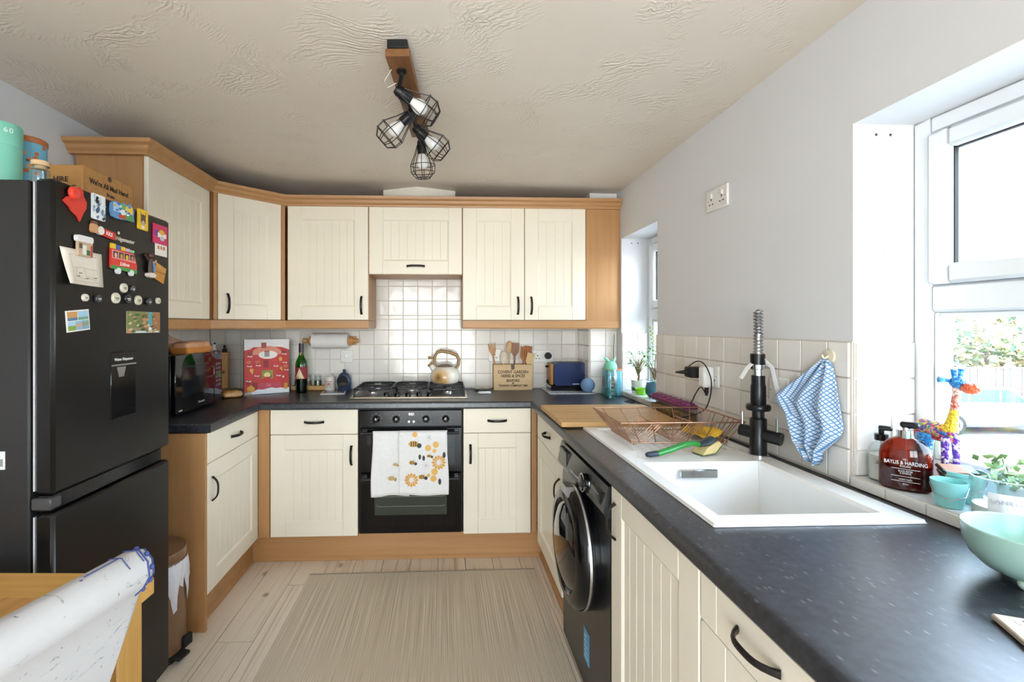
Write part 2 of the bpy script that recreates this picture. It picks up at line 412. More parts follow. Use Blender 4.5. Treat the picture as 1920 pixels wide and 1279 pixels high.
# ------------------------------------------------------------------ wall tiles (each its own piece)
TG = 0.0965
tsrc = MB().box(-TG / 2, TG / 2, -0.004, 0.004, -TG / 2, TG / 2, 0.0016).build('tile', M['tile'], wall_back, smooth=25)
first = [True]
def tile(parent, cx, cy, cz, rz, w=TG, h=TG):
    if first[0]: o = tsrc; first[0] = False; o.parent = parent
    else: o = inst(tsrc, parent, (0, 0, 0))
    o.location = (cx, cy, cz); o.rotation_euler = (0, 0, rz); o.scale = (w / TG, 1, h / TG)
def tile_field(parent, along, fixed, a0, a1, rows, rz, anchor, g=.0035):
    # rows = list of z boundaries; tiles between a0 and a1 on a 100 mm grid through anchor
    k0 = math.floor((a0 - anchor) / .1 + 1e-6)
    for zi in range(len(rows) - 1):
        z0, z1 = rows[zi], rows[zi + 1]; k = k0
        while anchor + k * .1 < a1 - 1e-6:
            p0, p1 = max(a0, anchor + k * .1), min(a1, anchor + (k + 1) * .1)
            if p1 - p0 > .012:
                c = (p0 + p1) / 2
                if along == 'x': tile(parent, c, fixed, (z0 + z1) / 2, rz, p1 - p0 - g, z1 - z0 - g)
                else: tile(parent, fixed, c, (z0 + z1) / 2, rz, p1 - p0 - g, z1 - z0 - g)
            k += 1
def grout(parent, x0, x1, y0, y1, z0, z1): MB().box(x0, x1, y0, y1, z0, z1).build('grout', M['grout'], parent, smooth=0)
RZ = [.926, 1.025, 1.125, 1.225, 1.325, 1.425]
tile_field(wall_back, 'x', YB - .005, XL, .925, RZ[:5] + [1.40], 0, .007)
tile_field(wall_back, 'x', YB - .005, -.493, .107, [1.40, 1.425, 1.525, 1.625, 1.72], 0, .007)
grout(wall_back, XL, .925, YB - .0035, YB + .001, .921, 1.40); grout(wall_back, -.493, .107, YB - .0035, YB + .001, 1.40, 1.72)
tile_field(trim_1, 'x', 2.985 - .005, .925, XR, RZ[:5] + [1.375], 0, .925)
tile_field(trim_1, 'y', .925 - .005, 2.985, YB - .01, RZ[:5] + [1.375], pi / 2, 2.985)
grout(trim_1, .921, XR, 2.9815, 2.99, .921, 1.375); grout(trim_1, .9215, .93, 2.985, YB - .01, .921, 1.375)
tile_field(wall_left, 'y', XL + .005, 2.10, YB - .01, RZ[:5] + [1.36], pi / 2, 2.1)
grout(wall_left, XL - .001, XL + .0035, 2.10, YB - .01, .921, 1.36)
RR = [.926, 1.018, 1.115, 1.212, 1.310]
tile_field(wall_right, 'y', XR - .005, W1[1] + .004, W2[0], RR, pi / 2, 2.40 - 1.3)
grout(wall_right, XR - .0035, XR + .001, W1[1], W2[0], .921, 1.310)
# strip of cut tiles under both sills and tiled reveals
for W in (W1, W2):
    tile_field(wall_right, 'y', XR - .005, max(W[0], -.1), W[1], [.921, .950], pi / 2, .025)
    tile_field(wall_right, 'x', W[1] - .005, XR + .002, 1.267, [.951, 1.018, 1.115, 1.212, 1.310], 0, XR)
    grout(wall_right, XR, 1.267, W[1] - .0035, W[1] + .001, .951, 1.310)
    grout(wall_right, XR - .0035, XR + .001, W[0], W[1], .921, .95)
tile_field(wall_right, 'x', W2[0] + .005, XR + .002, 1.267, [.951, 1.018, 1.115, 1.212, 1.310], 0, XR)

# ------------------------------------------------------------------ outside the windows
FW = Vector((sin(YAW), cos(YAW))); RT = Vector((cos(YAW), -sin(YAW)))
def out(l, d): p = FW * d + RT * l; return (p.x, p.y)
GZ = -1.95
b = MB(); b.box(1.4, 60, -40, 60, GZ - .2, GZ); struct(b.build('ground', std('pale_concrete_yard', '8d8982', 0.9, 0, .1, 2, .2, 30), smooth=0))
fm = wood('weathered_fence_wood', '57504a', '756b62', (8, 8, .8), .8, 11.0)
ft = thing('garden_fence', 'weathered wooden panel fence with concrete posts below the hedge', 'fence', (*out(14, 18), GZ), -YAW)
for k in range(14):
    x = -4 + k * 1.0
    MB().box(x - .06, x + .06, -.06, .06, 0, 1.78, .01).build('post', C('9a968f', .8), ft)
    if k < 13:
        for j in range(6):
            xa = x + .06 + j * .1467; MB().box(xa, xa + .14, -.012 + .012 * (j % 2), .006 + .012 * (j % 2), .15, 1.66).build('board', fm, ft, smooth=0)
        MB().box(x + .06, x + .94, -.03, .04, 1.66, 1.72).build('rail', fm, ft, smooth=0)
        MB().box(x + .06, x + .94, -.035, -.012, .75, .83).build('rail', fm, ft, smooth=0)
def foliage(name, label, cat, base, dims, n, size, cols, seed):
    rnd = random.Random(seed); b = MB(); mats = [C(c, .7) for c in cols]
    for k in range(n):
        b.use(rnd.choice(mats))
        x = rnd.uniform(-1, 1); y = rnd.uniform(-1, 1); z = rnd.random()
        hh = .72 + .28 * sin(3.1 * x + seed) * cos(2.2 * x + 2 * y)
        p = Vector((x * dims[0], y * dims[1], .05 + z * hh * dims[2]))
        u = Vector((rnd.gauss(0, 1), rnd.gauss(0, 1), rnd.gauss(0, 1))).normalized(); w = u.orthogonal().normalized(); s_ = size * rnd.uniform(.6, 1.4)
        b.add([p - u * s_, p + w * s_ * .5, p + u * s_, p - w * s_ * .5], [(0, 1, 2, 3)])
    t = thing(name, label, cat, base, -YAW)
    b.build('leaves', None, t, smooth=0)
    for k in range(7):
        x = (-.9 + k * .3) * dims[0]; MB().tube([(x, 0, 0), (x + .2, .1, dims[2] * .4), (x + .1 * (k - 3), .2, dims[2] * .75)], [.12, .08, .03], 6).build('trunk', C('6d5a48', .8), t)
foliage('hedge', 'tall overgrown hedge in pale autumn leaf behind the fence', 'hedge', (*out(20, 20.5), GZ), (9, 1.2, 5.0), 9000, .17, ['9a8656', '7a6a42', '5f6a3a', '46582f', 'a8925f', '3c5238'], 3)
foliage('tree', 'pale thin-leaved tree rising above the hedge', 'tree', (*out(25, 25), GZ), (7, 2, 7.6), 4200, .17, ['a8a27e', 'b5a985', '8f916c'], 8)
# parked car seen through the near window
ct = thing('parked_car', 'white hatchback parked in front of the fence', 'car', (*out(16.1, 15.0), GZ), -YAW)
cm = std('white_car_paint', 'e9ecef', .25, 0, .01, 3, coat=.6)
side = [(-2.0, .30), (-2.05, .62), (-1.98, .95), (-1.75, 1.28), (-1.35, 1.46), (-.3, 1.50), (.35, 1.44), (.75, 1.2), (1.12, .98), (1.85, .86), (2.08, .66), (2.1, .32), (1.7, .26), (-1.6, .26)]
def hull(b, prof, ys):
    rings = []
    for y, sc, in ys: rings.append([(x * (1 - .03 * sc), y, .26 + (z - .26) * (1 - .035 * sc) if z > .9 else z) for x, z in prof])
    b.ring(rings)
b = MB(); hull(b, side, [(-.86, 1.5), (-.78, .4), (0, 0), (.78, .4), (.86, 1.5)]); b.build('body', cm, ct)
gm = std('tinted_car_glass', '4a5866', .5, 0, .05, 3, spec=.1)
for poly in ([(-1.62, 1.0), (-1.5, 1.30), (-.95, 1.38), (-.95, 1.0)], [(-.88, 1.0), (-.88, 1.385), (.0, 1.39), (.0, .99)], [(.07, .99), (.07, 1.385), (.34, 1.35), (.78, 1.06), (.86, .97)]):
    for y in (-.872, .855): MB().prism(poly, y, y + .016).build('side_window', gm, ct)
for x in (-1.32, 1.3):
    for y in (-.88, .70):
        w = MB().lathe([(.19, 0), (.31, .0), (.31, .18), (.19, .18)], 24, (x, y, .31), axis='y').build('wheel', M['rubber'], ct)
        MB().lathe([(.001, .01), (.2, -.006), (.2, .17), (.001, .17)], 16, (x, y, .31), axis='y').build('wheel_rim', M['steel'], w)
MB().box(.82, .98, -1.0, -.86, .98, 1.1, .03).build('wing_mirror', cm, ct)
MB().box(-1.5, 1.6, -.87, .87, .24, .34, .02).build('sill_trim', C('4a4c50'), ct)

# ------------------------------------------------------------------ cabinets
def door_mesh(w, h, fr=.084, pitch=.05, t=.02):
    b = MB(); e = .0025
    b.box(0, fr, 0, t, 0, h, e); b.box(w - fr, w, 0, t, 0, h, e)
    b.box(fr, w - fr, 0, t, 0, fr, e); b.box(fr, w - fr, 0, t, h - fr, h, e)
    # recessed tongue-and-groove panel with real V grooves
    x0, x1 = fr - .002, w - fr + .002; n = max(2, round((x1 - x0) / pitch)); p = (x1 - x0) / n; pts = []
    d, g = .006, .002
    for k in range(n):
        a = x0 + k * p
        if k == 0: pts.append((a, d))
        else: pts += [(a - .002, d), (a, d + g), (a + .002, d)]
    pts.append((x1, d)); pts += [(x1, t - .001), (x0, t - .001)]
    b.prism(pts, fr - .002, h - fr + .002, 'xy')
    # sloped moulding around the panel
    m = .007
    for (xa, xb, za, zb, ax) in ((fr, w - fr, fr, fr + m, 'b'), (fr, w - fr, h - fr - m, h - fr, 't')):
        if ax == 'b': b.add([(xa, .001, za), (xb, .001, za), (xb - m, d, zb), (xa + m, d, zb), (xa, t - .002, za), (xb, t - .002, za)], [(0, 1, 2, 3), (0, 3, 4), (1, 5, 2), (3, 2, 5, 4), (0, 4, 5, 1)])
        else: b.add([(xa, .001, zb), (xb, .001, zb), (xb - m, d, za), (xa + m, d, za), (xa, t - .002, zb), (xb, t - .002, zb)], [(0, 3, 2, 1), (0, 4, 3), (1, 2, 5), (3, 4, 5, 2), (0, 1, 5, 4)])
    b.add([(fr, .001, fr), (fr, .001, h - fr), (fr + m, d, h - fr - m), (fr + m, d, fr + m), (fr, t - .002, fr), (fr, t - .002, h - fr)], [(0, 3, 2, 1), (3, 4, 5, 2), (0, 1, 5, 4), (0, 4, 3), (1, 2, 5)])
    xr = w - fr
    b.add([(xr, .001, fr), (xr, .001, h - fr), (xr - m, d, h - fr - m), (xr - m, d, fr + m), (xr, t - .002, fr), (xr, t - .002, h - fr)], [(0, 1, 2, 3), (3, 2, 5, 4), (0, 4, 5, 1), (0, 3, 4), (1, 5, 2)])
    return b
def handle_mesh(L=.108, vertical=True):
    pts = []
    for k in range(13):
        t = -1 + 2 * k / 12; s_ = t * L / 2
        dep = .026 * (1 - abs(t) ** 3.2); pts.append((s_, -dep - .001))
    path = [((0, d, s_) if vertical else (s_, d, 0)) for s_, d in pts]
    rr = [.0062 if abs(-1 + k / 6) > .9 else .0052 for k in range(13)]
    return MB().tube(path, rr, 8, flat=(1.3, .75, (1, 0, 0) if vertical else (0, 0, 1)))
HV = [None, None]
def handle(parent, x, z, vertical=True):
    i = 0 if vertical else 1
    if HV[i] is None:
        o = handle_mesh(vertical=vertical).build('handle', M['bronze'], parent); HV[i] = o
    else: o = inst(HV[i], parent, (0, 0, 0))
    o.location = (x, 0, z); return o
def door(parent, x, z, w, h, hx=None, hz=None, hv=True, **k):
    d = door_mesh(w, h, **k).build('door', M['cream'], parent, loc=(x, 0, z), smooth=25)
    if hx is not None: handle(d, hx, hz, hv)
    return d
def drawer(parent, x, z, w, h, grooves=()):
    b = MB(); xs = [0] + list(grooves) + [w]
    for i in range(len(xs) - 1): b.box(xs[i], xs[i + 1], 0, .02, 0, h, .002)
    d = b.build('drawer_front', M['cream'], parent, loc=(x, 0, z), smooth=25)
    handle(d, w / 2, h / 2, False); return d
def base_unit(label, loc, rz, w, hside, depth=.53, grooves=(), name='base_cabinet', pitch=.05, door_only=False, hz=.46, ch=.722, dh=.140):
    t = thing(name, label, 'cabinet', (loc[0], loc[1], .155), rz)
    MB().box(.002, w - .002, .021, depth, 0, ch).build('carcass', M['beech'], t, smooth=0)
    if door_only:
        door(t, .002, 0, w - .004, .722, (.035 if hside == 'l' else w - .035), .61, True, pitch=pitch)
    else:
        drawer(t, .002, .722 - dh, w - .004, dh, grooves)
        door(t, .002, 0, w - .004, .719 - dh, (.04 if hside == 'l' else w - .04), hz, True, pitch=pitch)
    return t
YD, XLF, XRF = 2.70, -1.06, .51
base_unit('cream base cabinet with drawer left of the oven', (-.995, YD), 0, .495, 'r')
base_unit('narrow cream base cabinet with drawer right of the oven', (.099, YD), 0, .394, 'l')
base_unit('cream base cabinet with drawer at the worktop end beside the fridge', (XLF, 2.134), pi / 2, .564, 'l', .53)
base_unit('cream base cabinet with drawer beyond the washing machine', (XRF, 2.60), -pi / 2, .555, 'r', .56)
base_unit('cream sink cabinet with one tall grooved door beside the washing machine', (XRF, 1.43), -pi / 2, .505, 'l', .56, door_only=True, ch=.56)
base_unit('cream drawer cabinet in the foreground at the near end of worktop', (XRF, .922), -pi / 2, .35, 'r', .56, grooves=(.055, .295), dh=.108)
base_unit('cream base cabinet out at the nearest worktop end', (XRF, .568), -pi / 2, .50, 'l', .56)
# corner posts and end panel, plinths
for lab, (x0, x1, y0, y1), z0 in (('beech corner post left of the oven run', (-1.062, -.998, YD + .002, YD + .03), .15), ('beech corner post right of the oven run', (.496, .528, YD + .002, YD + .03), .15)):
    tag(MB().box(x0, x1, y0, y1, z0, .878, .002).build('corner_post', M['beech'], smooth=25), lab, 'post')
tag(MB().box(XL + .003, XLF + .0, 2.114, 2.132, 0.0, .878, .002).build('end_panel', M['beech'], smooth=25), 'beech end panel closing the base cabinets beside the bin', 'panel')
pp = [(0, .001), (.012, .001), (.012, .012), (.004, .02), (0, .024), (0, .15), (-.016, .15), (-.016, .001)]
struct(MB().sweep(pp, [(XLF - .05, 2.134), (XLF - .05, YD + .045), (XRF + .05, YD + .045), (XRF + .05, 2.045)]).build('baseboard_back', M['beech_h'], smooth=25))
struct(MB().sweep(pp, [(XRF + .05, 1.43), (XRF + .05, -.1)]).build('baseboard_right', M['beech_h'], smooth=25))

# ------------------------------------------------------------------ worktop (one continuous run, sink cut-out left open)
SK = (.575, 1.055, .985, 1.955)
b = MB(); xf, yf, xr = -1.035, 2.675, .485; n_ = .03; zt, zb = WT, WT - .04
b.box(XL, xf - n_, 2.112 + n_, YB - .004, zb, zt)
b.box(xf - n_, xr + n_, yf + n_, YB - .004, zb, zt)
b.box(xr + n_, XR - .001, SK[3] - .012, 2.979, zb, zt); b.box(xr + n_, .92, 2.979, YB - .004, zb, zt)
b.box(xr + n_, SK[0] + .012, SK[2] + .012, SK[3] - .012, zb, zt); b.box(SK[1] - .012, XR - .001, SK[2] + .012, SK[3] - .012, zb, zt)
b.box(xr + n_, XR - .001, -.1, SK[2] + .012, zb, zt)
nose = [(-n_, zb), (-.006, zb), (0, zb + .008)] + [(-.012 + .012 * cos(radians(a)), zt - .012 + .012 * sin(radians(a))) for a in (0, 30, 60, 90)] + [(-n_, zt)]
b.sweep(nose, [(XL, 2.112), (xf, 2.112), (xf, yf), (xr, yf), (xr, -.1)])
worktop = tag(b.build('worktop', M['worktop'], smooth=30), 'U-shaped charcoal flecked worktop running around three walls', 'worktop')

# ------------------------------------------------------------------ wall cabinets
ZU, HU = 1.388, .706
YU, XU = 2.92, -1.29
def wall_unit(label, loc, rz, w, doors, z=ZU, h=HU, depth=.31):
    t = thing('wall_cabinet', label, 'cabinet', (loc[0], loc[1], z), rz)
    MB().box(0, w, .021, depth, -.0, h).build('carcass', M['beech'], t, smooth=0)
    for (x, dw, hx, hz, hv) in doors: door(t, x, 0.002, dw, h - .004, hx, hz, hv)
    return t
wall_unit('cream wall cabinet above the fridge end of worktop', (XU, 2.085), pi / 2, .54, [(.004, .532, None, None, True)], depth=.30)
wall_unit('cream wall cabinet between corner cabinet and extractor', (-.972, YU), 0, .495, [(.002, .49, .45, .09, True)])
wall_unit('cream flip-up cabinet over the hob with horizontal handle', (-.476, YU), 0, .578, [(.002, .574, .287, .05, False)], 1.672, .422)
wall_unit('cream double-door wall cabinet right of the extractor', (.104, YU), 0, .776, [(.002, .384, .344, .09, True), (.390, .384, .04, .09, True)])
# diagonal corner cabinet
A = Vector((XU + .014, 2.632)); B = Vector((-.985, YU - .008)); dv = B - A; ang = math.atan2(dv.y, dv.x)
t = thing('wall_cabinet', 'cream diagonal corner wall cabinet', 'cabinet', (A.x, A.y, ZU), ang)
ca, sa = cos(-ang), sin(-ang)
def loc2(x, y): x -= A.x; y -= A.y; return (x * ca - y * sa, x * sa + y * ca)
nrm = Vector((-dv.y, dv.x)).normalized() * .021
MB().prism([loc2(*p) for p in ((A.x + nrm.x, A.y + nrm.y), (B.x + nrm.x, B.y + nrm.y), (-.974, YB - .012), (XL + .012, YB - .012), (XL + .012, 2.632))], 0, HU, 'xy').build('carcass', M['beech'], t, smooth=0)
door(t, .024, .002, dv.length - .045, HU - .004, .05, .09, True)
for s_ in (0, 1): MB().box((0 if s_ == 0 else dv.length - .018), (.021 if s_ == 0 else dv.length + .004), .0, .03, 0, HU, .002).build('corner_post', M['beech'], t, smooth=25)
tag(MB().box(.882, XR - .002, YU + .004, YU + .026, ZU - .004, 2.092, .002).build('filler_panel', M['beech'], smooth=25), 'plain beech filler panel between wall cabinets and window wall', 'panel')
co = [(-.01, 2.088), (.012, 2.088), (.014, 2.098), (.026, 2.108), (.030, 2.122), (.046, 2.130), (.050, 2.145), (-.01, 2.145)]
tag(MB().sweep(co, [(XL + .002, 2.073), (XU, 2.073), (XU, 2.632), (-.98, YU), (XR - .004, YU)]).build('cornice', M['beech_h'], smooth=30), 'moulded beech cornice along the top of the wall cabinets', 'cornice')
pe = [(-.02, 1.336), (.0, 1.336), (.004, 1.342), (.004, 1.386), (-.02, 1.386)]
tag(MB().sweep(pe, [(XL + .012, 2.082), (XU + .0, 2.082), (XU + .0, 2.632), (-.98, YU + .0), (-.481, YU + .0), (-.481, YB - .02)]).build('pelmet', M['beech_h'], smooth=25), 'beech light pelmet under the cabinets left of the hob', 'pelmet')
tag(MB().sweep(pe, [(.110, YB - .02), (.110, YU + .0), (XR - .004, YU + .0)]).build('pelmet', M['beech_h'], smooth=25), 'beech light pelmet under the cabinets right of the hob', 'pelmet')
# extractor duct cover between cabinets and ceiling
tag(MB().prism([(-.40, 3.24), (-.40, 3.02), (-.185, 2.935), (.06, 3.02), (.06, 3.24)], 2.10, zc(-.18) - .001, 'xy').build('duct_cover', C('ece6da', .5), smooth=25), 'cream angled duct cover above the cornice over the hob', 'duct cover')
# ------------------------------------------------------------------ built-in double oven
t = thing('built_in_oven', 'black built-in double oven under the gas hob', 'oven', (-.496, YD - .004, .165))
OW = .591
MB().box(.0, OW, .025, .55, 0, .708).build('body', M['matteblack'], t, smooth=0)
cp = MB().box(.003, OW - .003, 0, .026, .612, .706, .003).build('control_panel', M['black'], t)
for x in (.098, .212, .382, .495):
    k = MB().lathe([(.021, 0), (.019, -.012), (.012, -.016), (.011, -.026), (.0, -.027)], 20, (x, -.0005, .655), axis='y').build('control_knob', M['black'], cp)
    MB().box(x - .0015, x + .0015, -.0285, -.026, .655, .667).build('pointer', C('d9d9d9'), k)
    for a in range(7):
        an = radians(-30 + a * 40); MB().lathe([(.0022, 0), (.0022, -.0006)], 6, (x + .031 * cos(an), -.0003, .655 + .031 * sin(an)), axis='y').build('mark', C('9a9a9a'), cp)
for x in (.285, .312): MB().lathe([(.007, 0), (.007, -.004), (.001, -.005)], 14, (x, -.0004, .640), axis='y').build('button', M['steel'], cp)
em, N_, L_, P_ = newmat('oven_clock_glow'); P_.inputs['Emission Color'].default_value = (.75, .7, 1, 1); P_.inputs['Emission Strength'].default_value = 1.2; L_.new(ramp(N_, L_, noise(N_, L_, coords(N_, L_), 20), [(0, (.7, .7, .9, 1)), (1, (.8, .8, 1, 1))]), P_.inputs['Base Color'])
text('8:21', .019, em, cp, (.300, -.0006, .683), name='clock_digits')
def oven_door(z0, z1, wz0, wz1):
    d = MB().box(.004, OW - .004, -.004, .024, z0, z1, .004).build('door', M['black'], t)
    MB().box(.045, OW - .045, -.0052, -.003, z0 + .04 if z1 - z0 > .3 else z0 + .02, z1 - .045).build('glass_panel', std('oven_glass', '08080a', .05, 0, .1, 5), d)
    MB().tube([(.02, -.042, z1 - .022), (OW - .02, -.042, z1 - .022)], .008, 10).build('handle', M['matteblack'], d)
    for x in (.035, OW - .035): MB().box(x - .012, x + .012, -.042, -.002, z1 - .030, z1 - .014, .003).build('handle_post', M['steel'], d)
    return d
oven_door(.352, .606, 0, 0)
d = oven_door(.004, .346, 0, 0)
MB().box(.09, OW - .09, -.0062, -.005, .11, .30).build('inner_window', std('oven_window_grey', '3c4138', .12, 0, .08, 6), d)
for z in (.16, .215, .255): MB().tube([(.10, -.0072, z + .006), (.115, -.0072, z), (OW - .115, -.0072, z), (OW - .10, -.0072, z + .006)], .0016, 6).build('rack_wire', M['steel'], d)

# tea towels over the upper oven handle
def towel(name, label, x0, x1, ztop, zbot, yoff, col, deco, seed):
    tt = thing(name, label, 'towel', (-.496, YD - .004, .165))
    rnd = random.Random(seed); nx, nz = 22, 18; b = MB(); vs = []; hz_ = .606 - .022
    def yy(u, k): return -.052 - yoff - .004 * sin(u * 9 + seed) * min(1, k * 1.4) - .010 * k - .004 * sin(4 * u + 2 * k)
    for j in range(nz + 1):
        k = j / nz
        for i in range(nx + 1):
            u = i / nx; wv = 1 + .035 * k
            xm = (x0 + x1) / 2; vs.append((xm + (x0 + u * (x1 - x0) - xm) * wv + .004 * sin(5 * k + seed), yy(u, k), ztop - k * (ztop - zbot) - .004 * sin(u * 6 + seed) * k))
    fs = [(j * (nx + 1) + i, j * (nx + 1) + i + 1, (j + 1) * (nx + 1) + i + 1, (j + 1) * (nx + 1) + i) for j in range(nz) for i in range(nx)]
    # over the bar and a short way down behind
    o = len(vs)
    for a, (dy, dz) in enumerate(((-.044 - yoff * .5, .010), (-.036, .008), (-.030, -.004), (-.028, -.12))):
        for i in range(nx + 1): vs.append((x0 + i / nx * (x1 - x0), dy, ztop + dz))
    for a in range(4):
        for i in range(nx):
            p = (o + (a - 1) * (nx + 1) if a else 0) + i; q = o + a * (nx + 1) + i; fs.append((p, p + 1, q + 1, q))
    b.add(vs, fs)
    c = b.build('cloth', col, tt, smooth=80); md = c.modifiers.new('th', 'SOLIDIFY'); md.thickness = .0022; md.offset = -1
    for (kind, u, k, s_) in deco:
        s_ *= 1.25; x = x0 + u * (x1 - x0); z = ztop - k * (ztop - zbot); y = yy(u, k) - .0022
        q = MB()
        if kind == 'sun':
            q.use(C('d99a2e'))
            for a in range(12):
                an = 2 * pi * a / 12; e = .23
                q.prism([(x + s_ * .25 * cos(an), z + s_ * .25 * sin(an)), (x + s_ * .8 * cos(an - e), z + s_ * .8 * sin(an - e)), (x + s_ * cos(an), z + s_ * sin(an)), (x + s_ * .8 * cos(an + e), z + s_ * .8 * sin(an + e))], y, y - .0012)
        elif kind == 'dot': q.use(C('e0ad56')); q.prism(ell(x, z, s_, s_, 12), y, y - .0012)
        elif kind == 'grey': q.use(C('b9b9bd')); [q.tube([(x, y - .001, z), (x + s_ * cos(a * .7), y - .001, z + s_ * sin(a * .7))], .0006, 4) for a in range(9)]
        elif kind == 'leaf': q.use(C('22242a')); q.prism(ell(x, z, s_ * .5, s_, 10), y, y - .0012)
        elif kind in ('bee', 'palebee'):
            dk, ye = ('1c1c1e', 'd9a428') if kind == 'bee' else ('a08a5a', 'd9b978')
            q.use(C(ye)); q.prism(ell(x, z, s_, s_ * .62, 14), y, y - .001)
            q.use(C(dk))
            for a in (-.55, -.1, .35): q.prism([(x + s_ * a, z - s_ * .55), (x + s_ * (a + .22), z - s_ * .5), (x + s_ * (a + .22), z + s_ * .5), (x + s_ * a, z + s_ * .55)], y - .0006, y - .0016)
            q.prism(ell(x + s_ * 1.15, z - s_ * .35, s_ * .5, s_ * .5, 10), y, y - .0012)
            q.use(C('c9c9cf')); q.tube([(x, y - .001, z + s_ * .5), (x + s_ * .6, y - .001, z + s_ * 1.2), (x + s_ * 1.1, y - .001, z + s_ * .8), (x + s_ * .3, y - .001, z + s_ * .45)], .0006, 4)
        q.build('print_' + {'sun': 'flower', 'dot': 'blossom', 'grey': 'dandelion', 'leaf': 'petal', 'bee': 'bee', 'palebee': 'bee'}[kind], None, tt, smooth=0)
    return tt
tw = std('white_cotton_towel', 'e9e7e6', .9, 0, .03, 60, .3, 400)
towel('tea_towel', 'white waffle tea towel with three small bees on the oven handle', .085, .29, .588, .238, 0, tw, [('palebee', .62, .5, .011), ('palebee', .52, .72, .017), ('palebee', .93, .62, .012)], 1)
towel('tea_towel', 'white tea towel printed with bees and orange flowers on the oven handle', .235, .505, .590, .246, .016, tw,
      [('bee', .30, .17, .022), ('bee', .27, .47, .014), ('bee', .47, .70, .016), ('bee', .62, .37, .011), ('sun', .26, .75, .032), ('sun', .82, .48, .033), ('dot', .60, .24, .014), ('dot', .76, .19, .014), ('dot', .73, .29, .009),
       ('dot', .73, .63, .015), ('dot', .71, .74, .014), ('dot', .61, .68, .008), ('grey', .62, .07, .016), ('grey', .56, .52, .017), ('leaf', .43, .38, .012), ('leaf', .51, .40, .012), ('leaf', .84, .79, .014), ('leaf', .93, .36, .014), ('dot', .33, .02, .012)], 4)

# ------------------------------------------------------------------ gas hob
t = thing('gas_hob', 'five-burner gas hob with black pan supports', 'hob', (-.570, 2.795, WT))
HM = std('hob_steel', 'c8b9a4', .25, .85, .04, 20)
MB().box(0, .70, 0, .42, .0, .012, .004).build('hob_plate', HM, t)
for x0, x1 in ((.015, .238), (.248, .452), (.462, .685)): MB().prism(rrect(x0, x1, .075 if .2 < x0 < .3 else .025, .412, .02), .011, .0135, 'xy').build('burner_well', std('black_hob_enamel', '121214', .3, 0, .1, 10), t)
def burner(x, y, r):
    bn = MB().lathe([(r * 1.15, .012), (r * 1.1, .018), (r, .022), (r, .03), (r * .9, .032), (.001, .032)], 24, (x, y, 0)).build('burner', M['steel'], t)
    MB().lathe([(r * .8, .032), (r * .78, .038), (.001, .039)], 24, (x, y, 0)).build('burner_cap', M['matteblack'], bn)
for x, y, r in ((.12, .12, .036), (.12, .31, .028), (.35, .235, .055), (.58, .31, .036), (.58, .13, .028)): burner(x, y, r)
def support(x0, x1, y0, y1):
    b = MB(); z = .052; bar = .0055
    b.tube([(x0 + .03, y0, z), (x1 - .03, y0, z), (x1, y0 + .03, z), (x1, y1 - .03, z), (x1 - .03, y1, z), (x0 + .03, y1, z), (x0, y1 - .03, z), (x0, y0 + .03, z)], bar, 6, closed=True)
    xm, ym = (x0 + x1) / 2, (y0 + y1) / 2
    for yc in ((y0 * .72 + y1 * .28), (y0 * .28 + y1 * .72)):
        for (ax, ay, bx, by) in ((x0, yc, xm - .022, yc), (x1, yc, xm + .022, yc)): b.tube([(ax, ay, z), (bx, by, z + .004)], bar, 6)
    for yc in (y0, y1): b.tube([(xm, yc, z), (xm, yc + (.04 if yc == y0 else -.04), z + .004)], bar, 6)
    b.tube([(x0, ym, z), (x1, ym, z)], bar, 6)
    for cx in (x0, x1):
        for cy in (y0 + .03, y1 - .03): b.tube([(cx, cy, z), (cx, cy, .013)], .006, 6)
    b.build('pan_support', std('cast_iron_grate', '1d1f23', .42, .3, .1, 40), t)
support(.018, .235, .03, .40); support(.245, .455, .085, .40); support(.465, .682, .03, .40)
for x in (.213, .278, .343, .408, .473):
    k = MB().lathe([(.017, .012), (.016, .03), (.013, .034), (.001, .035)], 18, (x, .042, 0)).build('control_knob', M['black'], t)
    MB().box(x - .003, x + .003, .026, .058, .033, .041, .002).build('grip', M['black'], k)

# kettle on the rear burner
t = thing('whistling_kettle', 'cream enamel stovetop kettle with scorch marks on the hob', 'kettle', (-.005, 3.10, WT + .061))
m, N, L, P = newmat('scorched_cream_enamel'); v = coords(N, L)
f1 = noise(N, L, v, 9, 5, .4); g = N.new('ShaderNodeTexGradient'); g.gradient_type = 'SPHERICAL'; mp = N.new('ShaderNodeMapping'); mp.inputs['Location'].default_value = (.45, 1.05, -.48); mp.inputs['Scale'].default_value = (13, 13, 13)
t_ = N.new('ShaderNodeTexCoord'); L.new(t_.outputs['Object'], mp.inputs['Vector']); L.new(mp.outputs[0], g.inputs['Vector'])
mu = N.new('ShaderNodeMath'); mu.operation = 'MULTIPLY'; L.new(g.outputs['Fac'], mu.inputs[0]); L.new(f1, mu.inputs[1])
L.new(ramp(N, L, mu.outputs[0], [(0.0, hexc('efe9dd')), (.25, hexc('d9b27a')), (.5, hexc('7d5730'))]), P.inputs['Base Color']); P.inputs['Roughness'].default_value = .2
kb = MB().lathe([(.001, 0), (.082, 0), (.092, .012), (.098, .035), (.094, .062), (.078, .088), (.056, .102), (.05, .104), (.001, .104)], 32).build('body', m, t)
km = std('tan_kettle_trim', '9c7b52', .45, 0, .06, 30)
MB().lathe([(.052, .102), (.05, .110), (.03, .118), (.001, .120)], 28).build('lid', std('brown_lid', '6d5648', .4), t)
MB().tube([(-.072, 0, .088), (-.086, 0, .102), (-.098, 0, .118)], [.022, .017, .014], 14).build('spout', m, t)
MB().tube([(-.093, 0, .112), (-.103, 0, .124)], [.018, .018], 14).build('spout_cap', km, t)
